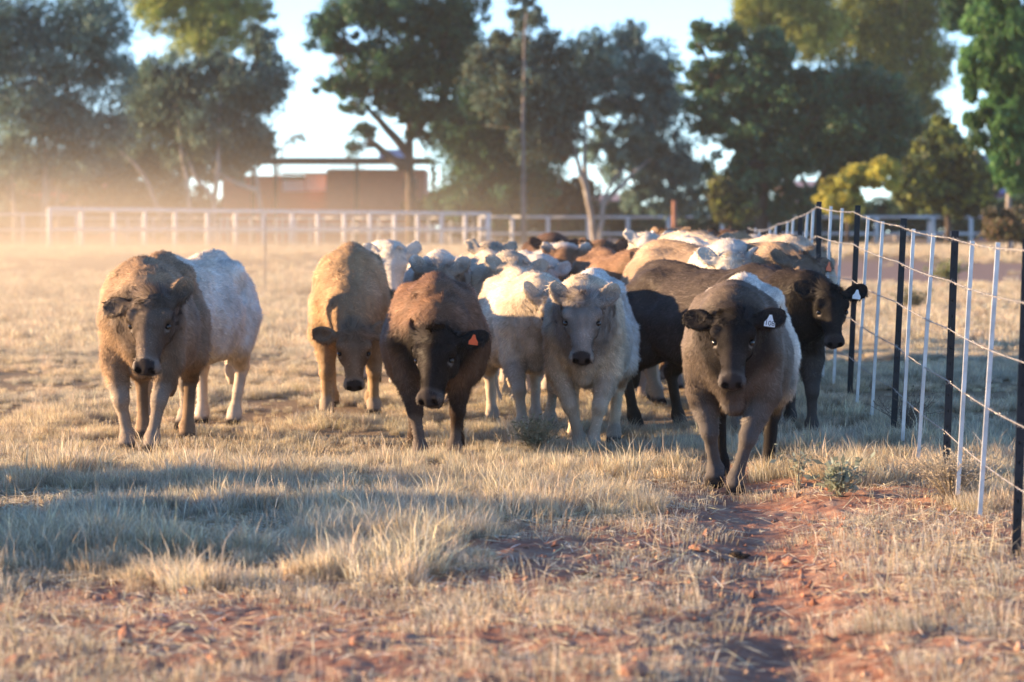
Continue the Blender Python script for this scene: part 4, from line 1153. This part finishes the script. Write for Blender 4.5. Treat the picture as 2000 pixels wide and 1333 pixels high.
# ------------------------------------------------------------------ low plants by the herd
def herb(name, label, x, y, n, h, rad, cols, leafl, seed, stem=(.30, .26, .18), bushy=.6, cat='plant', group=None):
    rs = np.random.RandomState(seed)
    root = empty(name, (x, y, gz(x, y))); tag(root, label, cat, group)
    mb = MB(); LP, LD = [], []
    for i in range(n):
        a = rs.rand()*6.28; r = rad * rs.rand()
        p = Vector((0, 0, -.01)); q = Vector((math.cos(a)*r*.5, math.sin(a)*r*.5, h*(.35+.2*rs.rand()))); e = Vector((math.cos(a)*r*1.1, math.sin(a)*r*1.1, h*(.55+.5*rs.rand())))
        mb.tube([p, q, e], [.003, .0024, .001], 4)
        for k in range(int(14*bushy) + 2):
            t = .25 + .75*rs.rand(); s0 = p.lerp(q, t*2) if t < .5 else q.lerp(e, t*2-1)
            if rs.rand() < .35:
                dv = Vector(rs.randn(3)); dv.z = abs(dv.z); dv.normalize(); dv *= .04 + .06*rs.rand()
                mb.tube([s0, s0 + dv], [.0016, .0008], 3); s0 = s0 + dv
            LP.append(s0 + Vector(rs.randn(3)*.006)); dd = Vector(rs.randn(3)); dd.z = dd.z*.6 + .3; dd.normalize(); LD.append(dd)
    mb.build('stem', principled('stem_bark', stem, .8), root)
    P = np.array(LP); D = np.array(LD); m = len(P)
    Sd = np.cross(D, rs.randn(m, 3)); Sd /= np.linalg.norm(Sd, axis=1, keepdims=True)
    L_ = leafl * (.6 + .8*rs.rand(m, 1)); w = L_ * .22
    V = np.stack([P, P + D*L_*.5 + Sd*w, P + D*L_, P + D*L_*.5 - Sd*w], 1).reshape(-1, 3)
    C = np.repeat(np.array(cols)[rs.randint(0, len(cols), m)] * (1 + .2*rs.randn(m, 1)), 4, 0)
    link('leaves', mesh_np('leaves', V, np.arange(m*4).reshape(-1, 4), False, np.clip(C, .01, .8)), M_LEAF, root)['kind'] = 'stuff'
def gp(px, py):
    d = CAM_H * FPX / (py - HORIZON)
    for _ in range(4): d = (CAM_H - gz((px-1000)*d/FPX, d)) * FPX / (py - HORIZON)
    return (px-1000)*d/FPX, d
SAGE = [(.30, .34, .26), (.36, .40, .32), (.26, .29, .22)]
x, y = gp(1045, 890); herb('saltbush', 'small grey green bush in front of the cream cow', x, y, 60, .22, .17, [(.36, .35, .22), (.42, .40, .27), (.30, .30, .19)], .03, 1)
x, y = gp(1640, 975); herb('sage_plant', 'silvery leaved plant at the edge of the bare track', x, y, 26, .17, .17, SAGE, .055, 2)
x, y = gp(1560, 965); herb('sage_plant', 'thin pale branching weed right of the front heifer', x, y, 14, .30, .12, SAGE, .035, 3, bushy=.3)
x, y = gp(1860, 985); herb('tumbleweed', 'tangle of bare pale twigs at the foot of the wire fence', x, y, 130, .27, .27, [(.42, .36, .26), (.5, .43, .32)], .02, 4, (.40, .35, .27), .5)
x, y = gp(1770, 850); herb('tumbleweed', 'loose dark twigs caught against the fence droppers', x, y, 40, .26, .26, [(.20, .16, .12)], .02, 5, (.16, .13, .11), .4)
x, y = gp(1830, 560); herb('saltbush', 'green bush in the sunlit grass beyond the fence', x+.2, y, 60, .5, .5, [(.20, .24, .09), (.24, .27, .12)], .08, 6)
x, y = gp(1745, 610); herb('saltbush', 'grey green bush close behind the fence wires', x+.3, y, 60, .34, .34, [(.22, .22, .13), (.26, .26, .16)], .06, 7)

# ------------------------------------------------------------------ single clods and droppings on the bare strip
def clod(px, py, r, cols, label, name='clod', group=None, seed=0, flat=.75):
    x, y = gp(px, py); rs = np.random.RandomState(seed)
    s = _sphere(1, 12, 8)
    V = np.empty(len(s.vertices)*3, np.float32); s.vertices.foreach_get('co', V); V = V.reshape(-1, 3)
    F = np.array([list(p.vertices) for p in s.polygons])
    k = 1 + .38*fbm(V[:, 0]*1.3 + seed*3, V[:, 1]*1.3, V[:, 2]*1.3) + .10*vnoise(V[:, 0]*5, V[:, 1]*5 + seed, V[:, 2]*5)
    r *= .85
    V = V * k[:, None] * r; V[:, 2] *= flat
    me = mesh_np(name, V, F, True); o = link(name, me, cols, None, (x, y, gz(x, y) + r*flat*.45)); tag(o, label, name.replace('_', ' '), group)
M_CLOD = principled('red_clod', (.40, .20, .13), .95, noise=.25, nscale=30, bump=.6, bscale=60)
M_DUNG = principled('dung', (.035, .025, .018), .9, noise=.3, nscale=30, bump=.6, bscale=60)
clod(243, 1262, .036, M_CLOD, 'pointed red clod on the bare soil at lower left', seed=1, flat=1.1)
clod(700, 1262, .035, M_CLOD, 'small red clod beside straw near the bottom middle', seed=2)
clod(1365, 1078, .045, M_CLOD, 'squat pinkish clod left of the cattle trail', seed=3, flat=.6)
clod(1545, 1102, .040, M_CLOD, 'twin clod lying on the cattle trail', seed=4, flat=.6)
clod(1515, 1100, .034, M_CLOD, 'smaller clod beside the twin on the trail', seed=5, flat=.6)
clod(1150, 1132, .050, M_DUNG, 'dark dung pat on the pale litter in the middle', 'dung_pat', seed=6, flat=.5)
clod(1445, 1092, .050, M_DUNG, 'dark dung pat beside the cattle trail', 'dung_pat', seed=7, flat=.4)
clod(1240, 1325, .055, M_CLOD, 'brown clod at the bottom edge of the picture', seed=8)
clod(30, 1310, .05, M_CLOD, 'rounded clod in the bottom left corner', seed=9)
clod(420, 1300, .035, M_CLOD, 'low clod on bare ground left of bottom middle', seed=10)

# saltbushes added unseen beyond the left edge to lay long shadows across the foreground grass
for i, (x, y, h, r) in enumerate(((-4.6, 17.3, .80, .5), (-5.6, 18.4, 1.05, .5), (-4.9, 19.8, .80, .45), (-6.2, 20.6, 1.15, .5), (-6.8, 17.2, 1.1, .45), (-4.9, 16.5, .8, .5), (-5.7, 15.8, .95, .5), (-7.2, 16.4, 1.3, .6), (-8.3, 18.2, 1.5, .6))):
    herb('saltbush', 'unseen saltbush added beyond the left edge to shade the foreground', x, y, 130, h, r, [(.22, .24, .14), (.27, .28, .17)], .10, 60 + i, bushy=1.2, group='saltbushes added beyond the left edge for their shadows')
# ------------------------------------------------------------------ the herd
def HD(x, y, z, pitch, yaw, roll=0): return dict(o=(x, y, z + .03), pitch=pitch, yaw=yaw, roll=roll)
WALK1 = [(.05, -.10, 0), (-.06, .14, 0), (0, .18, 0), (0, -.22, 0)]
WALK2 = [(.07, .16, .05), (-.07, -.14, 0), (0, -.2, 0), (0, .2, 0)]
STAND = [(.0, .03, 0), (.0, -.04, 0), (0, .05, 0), (0, -.1, 0)]
BROWN_GREY = dict(body=(.31, .21, .135), head=(.13, .10, .08), leg=(.27, .185, .12))
TAN = dict(body=(.36, .24, .14), head=(.28, .19, .12), leg=(.36, .25, .15))
CHEST = dict(body=(.19, .11, .07), head=(.024, .019, .017), leg=(.045, .028, .021), lip=(.16, .14, .13))
CREAM = dict(body=(.62, .52, .40), head=(.50, .42, .33), leg=(.55, .45, .34))
WHITE = dict(body=(.70, .65, .58), head=(.60, .54, .46), leg=(.60, .50, .40), patch=(.62, .54, .45))
CREAM_GREYFACE = dict(body=(.58, .47, .35), head=(.23, .20, .18), leg=(.56, .45, .33), back=(.70, .66, .60), back_y=-.2)
CHAR = dict(body=(.065, .052, .046), head=(.045, .038, .035), leg=(.08, .06, .045))
BLACK = dict(lip=(.10, .09, .085), body=(.035, .027, .022), head=(.020, .018, .017), leg=(.040, .030, .024))
DBROWN = dict(body=(.11, .065, .045), head=(.06, .042, .035), leg=(.10, .06, .04))
RED = dict(body=(.25, .15, .092), head=(.16, .10, .065), leg=(.23, .14, .085))
SADDLE = dict(body=(.12, .095, .078), head=(.026, .022, .021), leg=(.018, .015, .014), lip=(.17, .155, .15), back=(.66, .62, .56), back_y=.22)  # dark legs, darkened further to carry the shade on them
E0 = [(0, 12, 0), (0, 12, 0)]
def C(label, px, d, yaw, head, feet, ears, col, **k):
    P = dict(head=head, feet=feet, ears=ears, col=col, fat=k.pop('fat', 1.0), hs=k.pop('hs', 1.0), tags=k.pop('tags', ()), hair_w=k.pop('hair_w', 1.0))
    return make_cow(label, px, d, yaw, P, **k)
HI = dict(res=.022, hres=.0105)
# front row
C('grey brown steer at the front left staring ahead, left ear held flat', 277, 22.9, -1, HD(.12, -1.0, .97, 70, -8), [(.06, -.05, 0), (-.07, -.16, 0), (0, .1, 0), (.02, -.15, 0)], [(2, 10, 0), (62, 8, -15)], BROWN_GREY, scale=1.01, fat=.80, hs=1.16, fur=75000, **HI)
C('stout chestnut cow with dark face turned aside and an orange ear tag', 850, 22.3, 1, HD(.02, -.98, .86, 66, -16, 4), [(.05, -.10, 0), (-.02, .06, 0), (0, .1, 0), (0, -.1, 0)], [(52, 30, 60), (14, 8, 0)], CHEST, scale=.925, fat=1.08, hs=1.2, tags=[(1, (.75, .12, .03), '')], fur=80000, fur_len=1.15, **HI)
C('cream heifer with grey curly face looking straight at the camera', 1140, 22.9, -5, HD(.02, -.98, 1.06, 70, 2), [(.12, .03, 0), (-.08, -.10, 0), (0, .1, 0), (0, -.2, 0)], [(62, 12, 20), (50, 12, -15)], CREAM_GREYFACE, scale=.93, fat=.80, hs=1.08, fur=75000, **HI)
C('front heifer with dark head, pale saddle and white number tag in one ear', 1432, 19.9, -7, HD(.03, -.98, 1.03, 70, 0), [(.04, .10, .04), (-.13, -.03, 0), (0, .1, 0), (0, -.2, 0)], [(16, 12, 0), (20, 10, 0)], SADDLE, scale=.965, fat=.88, hs=1.02, tags=[(1, (.82, .84, .86), '108')], fur=85000, fur_len=.8, **HI)
# second row
C('white cow walking close behind the grey brown steer', 326, 24.7, -12, HD(.10, -.98, 1.02, 66, 10), [(.02, .0, .0), (0, -.1, .05), (0, .1, 0), (0, -.1, 0)], [(20, 10, 0), (45, 20, 0)], WHITE, scale=1.01, fat=.92, fur=50000, res=.024, hres=.014)
C('tan cow with its head lowered to the grass', 684, 26.4, 2, HD(.03, -1.04, .62, 76, 2), [(-.02, -.05, 0), (.02, .08, 0), (0, .1, 0), (0, -.15, 0)], [(12, 5, 0), (30, 25, 0)], TAN, scale=1.02, fat=.82, fur=50000, **HI)
C('white cow between tan and chestnut cows with both ears pricked up', 858, 27.6, 1, HD(.0, -.95, 1.10, 74, 0), WALK1, [(52, 5, 0), (48, 5, 0)], dict(WHITE, head=(.30, .25, .20)), scale=.965, fur=36000, res=.024, hres=.014)
C('cream cow striding with its head hidden behind the grey faced heifer', 1046, 24.8, 8, HD(.06, -.92, 1.02, 72, 25), [(.03, -.16, 0), (-.02, .12, .02), (0, .15, 0), (0, -.2, 0)], [(68, 10, 10), (30, 10, 0)], CREAM, scale=.91, fat=.98, fur=50000, res=.024, hres=.014)
C('charcoal cow with its rump to the left and head hidden behind the front heifer', 1482, 24.2, 36, HD(.0, -.98, .98, 70, 0), STAND, E0, CHAR, scale=.94, fur=50000, fur_len=.9, res=.024, hres=.018)
C('black calf looking right over the shoulder of the front heifer', 1540, 23.5, 3, HD(.26, -.92, 1.06, 70, 4), [(.0, .1, 0), (.02, -.05, 0), (0, .1, 0), (0, -.2, 0)], [(38, 10, 0), (24, 5, 0)], BLACK, scale=.89, fat=.84, tags=[(1, (.82, .84, .86), '')], fur=50000, **HI)
# the rest of the mob
LO = dict(res=.032, hres=.020, fur=14000)
LM = dict(res=.028, hres=.016, fur=26000)
FARW = 1.5
C('cream cow left of the striding one with one dark ear showing', 990, 27.6, 8, HD(.02, -.95, 1.12, 70, 4), WALK1, [(50, 10, 0), (30, 10, 0)], CREAM, scale=.97, **LM)
C('white cow showing only its rump and an ear behind the tan cow', 752, 30.5, 4, HD(.05, -.95, 1.15, 70, 0), WALK2, [(40, 10, 0), (45, 10, 0)], WHITE, scale=1.0, **LM)
C('cream cow with a round pricked ear at the left rear of the mob', 962, 32, 4, HD(-.05, -.95, 1.20, 70, -4), WALK2, [(55, 10, 0), (40, 10, 0)], CREAM, scale=.97, **LO)
C('white cow with a bluish back behind the cream ones', 1052, 29.5, 6, HD(.0, -.95, 1.08, 70, 5), WALK1, [(40, 10, 0), (40, 10, 0)], WHITE, scale=.95, **LM)
C('white cow with brown face and cream ears further back in the middle', 1100, 32.5, 4, HD(.0, -.95, 1.16, 70, 0), WALK2, [(50, 10, 0), (50, 10, 0)], dict(WHITE, head=(.22, .13, .08)), scale=.98, **LO)
C('dark brown cow furthest back behind the white ones', 1080, 39, 3, HD(.0, -.95, 1.15, 70, 10), WALK1, [(30, 10, 0), (20, 10, 0)], DBROWN, scale=1.06, **LO)
C('reddish brown cow with dark edged ears in the middle of the mob', 1172, 34, 4, HD(.0, -.95, 1.20, 70, 0), WALK1, [(50, 10, 0), (45, 10, 0)], RED, scale=.98, **LO)
C('large red brown cow half in shadow behind the grey faced heifer', 1228, 28.6, 10, HD(.16, -.95, 1.12, 66, 25), WALK2, [(50, 10, 0), (20, 10, 0)], RED, scale=.98, **LM)
C('small white cow with ears up between the brown cows', 1262, 34.5, 2, HD(.0, -.95, 1.22, 70, 0), WALK2, [(50, 10, 0), (45, 10, 0)], WHITE, scale=1.02, **LO)
C('brown cow turned sideways at the back with a white tag in its ear', 1345, 37, -30, HD(-.05, -.95, 1.22, 60, -10), STAND, [(40, 10, 0), (45, 10, 0)], TAN, scale=1.05, tags=[(-1, (.82, .84, .86), '')], **LO)
C('cream cow with a grey ear left of the curly coated one', 1352, 32.5, 8, HD(.05, -.95, 1.20, 70, 5), WALK1, [(40, 10, 0), (30, 10, 0)], dict(CREAM, body=(.46, .35, .24), head=(.30, .25, .20)), scale=1.02, **LM)
C('dark cow at the far right back near the fence bend', 1420, 41, 4, HD(.0, -.95, 1.20, 70, 0), WALK1, [(40, 10, 0), (30, 10, 0)], DBROWN, scale=1.07, **LO)
C('white cow far back just before the fence bend', 1470, 38.5, 6, HD(.0, -.95, 1.15, 70, 5), WALK2, [(40, 10, 0), (30, 10, 0)], WHITE, scale=1.03, **LO)
C('big cream curly coated cow heading right beside the fence', 1520, 29.0, 42, HD(.0, -.98, 1.08, 62, 5), WALK1, [(40, 10, 0), (30, 10, 0)], CREAM, scale=1.0, fat=1.0, fur_len=1.1, **LM)
C('pale tan cow with grey brown face and orange ear tag beside the fence', 1486, 26.4, 38, HD(.05, -.98, 1.10, 64, -6), WALK2, [(40, 10, 0), (6, 8, 0)], dict(body=(.40, .29, .20), head=(.17, .13, .10), leg=(.3, .22, .15)), scale=1.0, tags=[(1, (.75, .12, .03), '')], **LM)
C('white backed cow showing only its spine above the front heifer', 1425, 26.6, 14, HD(-.10, -.95, 1.08, 70, -8), WALK1, [(45, 10, 0), (45, 10, 0)], WHITE, scale=1.02, **LM)
C('brown faced cow with upright ears behind the charcoal one', 1300, 30.2, 4, HD(.1, -.95, 1.12, 70, 4), WALK2, [(48, 10, 0), (48, 10, 0)], DBROWN, scale=.97, **LM)

# ------------------------------------------------------------------ dust raised by the herd, drifting left
def dust():
    m, nt, out = new_mat('dust')
    L = nt.links.new
    tc = nt.nodes.new('ShaderNodeTexCoord'); sp = nt.nodes.new('ShaderNodeSeparateXYZ'); L(tc.outputs['Object'], sp.inputs[0])
    def mr(src, a, b, c, d, smooth=True):
        n = nt.nodes.new('ShaderNodeMapRange'); n.interpolation_type = 'SMOOTHSTEP' if smooth else 'LINEAR'
        for i, v in enumerate((a, b, c, d)): n.inputs[i+1].default_value = v
        L(src, n.inputs[0]); return n.outputs[0]
    def mul(a, b):
        n = nt.nodes.new('ShaderNodeMath'); n.operation = 'MULTIPLY'; L(a, n.inputs[0])
        if isinstance(b, float): n.inputs[1].default_value = b
        else: L(b, n.inputs[1])
        return n.outputs[0]
    nz = nt.nodes.new('ShaderNodeTexNoise'); nz.inputs['Scale'].default_value = .10; nz.inputs['Detail'].default_value = 2; L(tc.outputs['Object'], nz.inputs['Vector'])
    d = mul(mul(mr(sp.outputs[2], 0.2, 3.9, 1, 0), mr(sp.outputs[0], -12, 4.0, 1, 0)), mr(nz.outputs['Fac'], .25, .75, .35, 1.0))
    d = mul(d, mr(sp.outputs[1], 24, 50, .45, 1.0))
    d = mul(d, mr(sp.outputs[2], 0.2, 1.5, 2.0, 1.0))
    pv = nt.nodes.new('ShaderNodeVolumePrincipled'); pv.inputs['Color'].default_value = (.95, .78, .55, 1); pv.inputs['Anisotropy'].default_value = .1
    L(mul(d, DUST), pv.inputs['Density']); L(pv.outputs[0], out.inputs['Volume'])
    o = MB().box((-45, 25, -.8), (4, 150, 6)).build('dust_cloud', m); o['kind'] = 'stuff'
DUST = .018
dust()

def haze():
    m, nt, out = new_mat('haze')
    pv = nt.nodes.new('ShaderNodeVolumePrincipled'); pv.inputs['Color'].default_value = (.90, .92, .95, 1); pv.inputs['Density'].default_value = .00018
    nt.links.new(pv.outputs[0], out.inputs['Volume'])
    o = MB().box((-425, -65, -1.2), (425, 600, 24)).build('haze', m); o['kind'] = 'stuff'
haze()
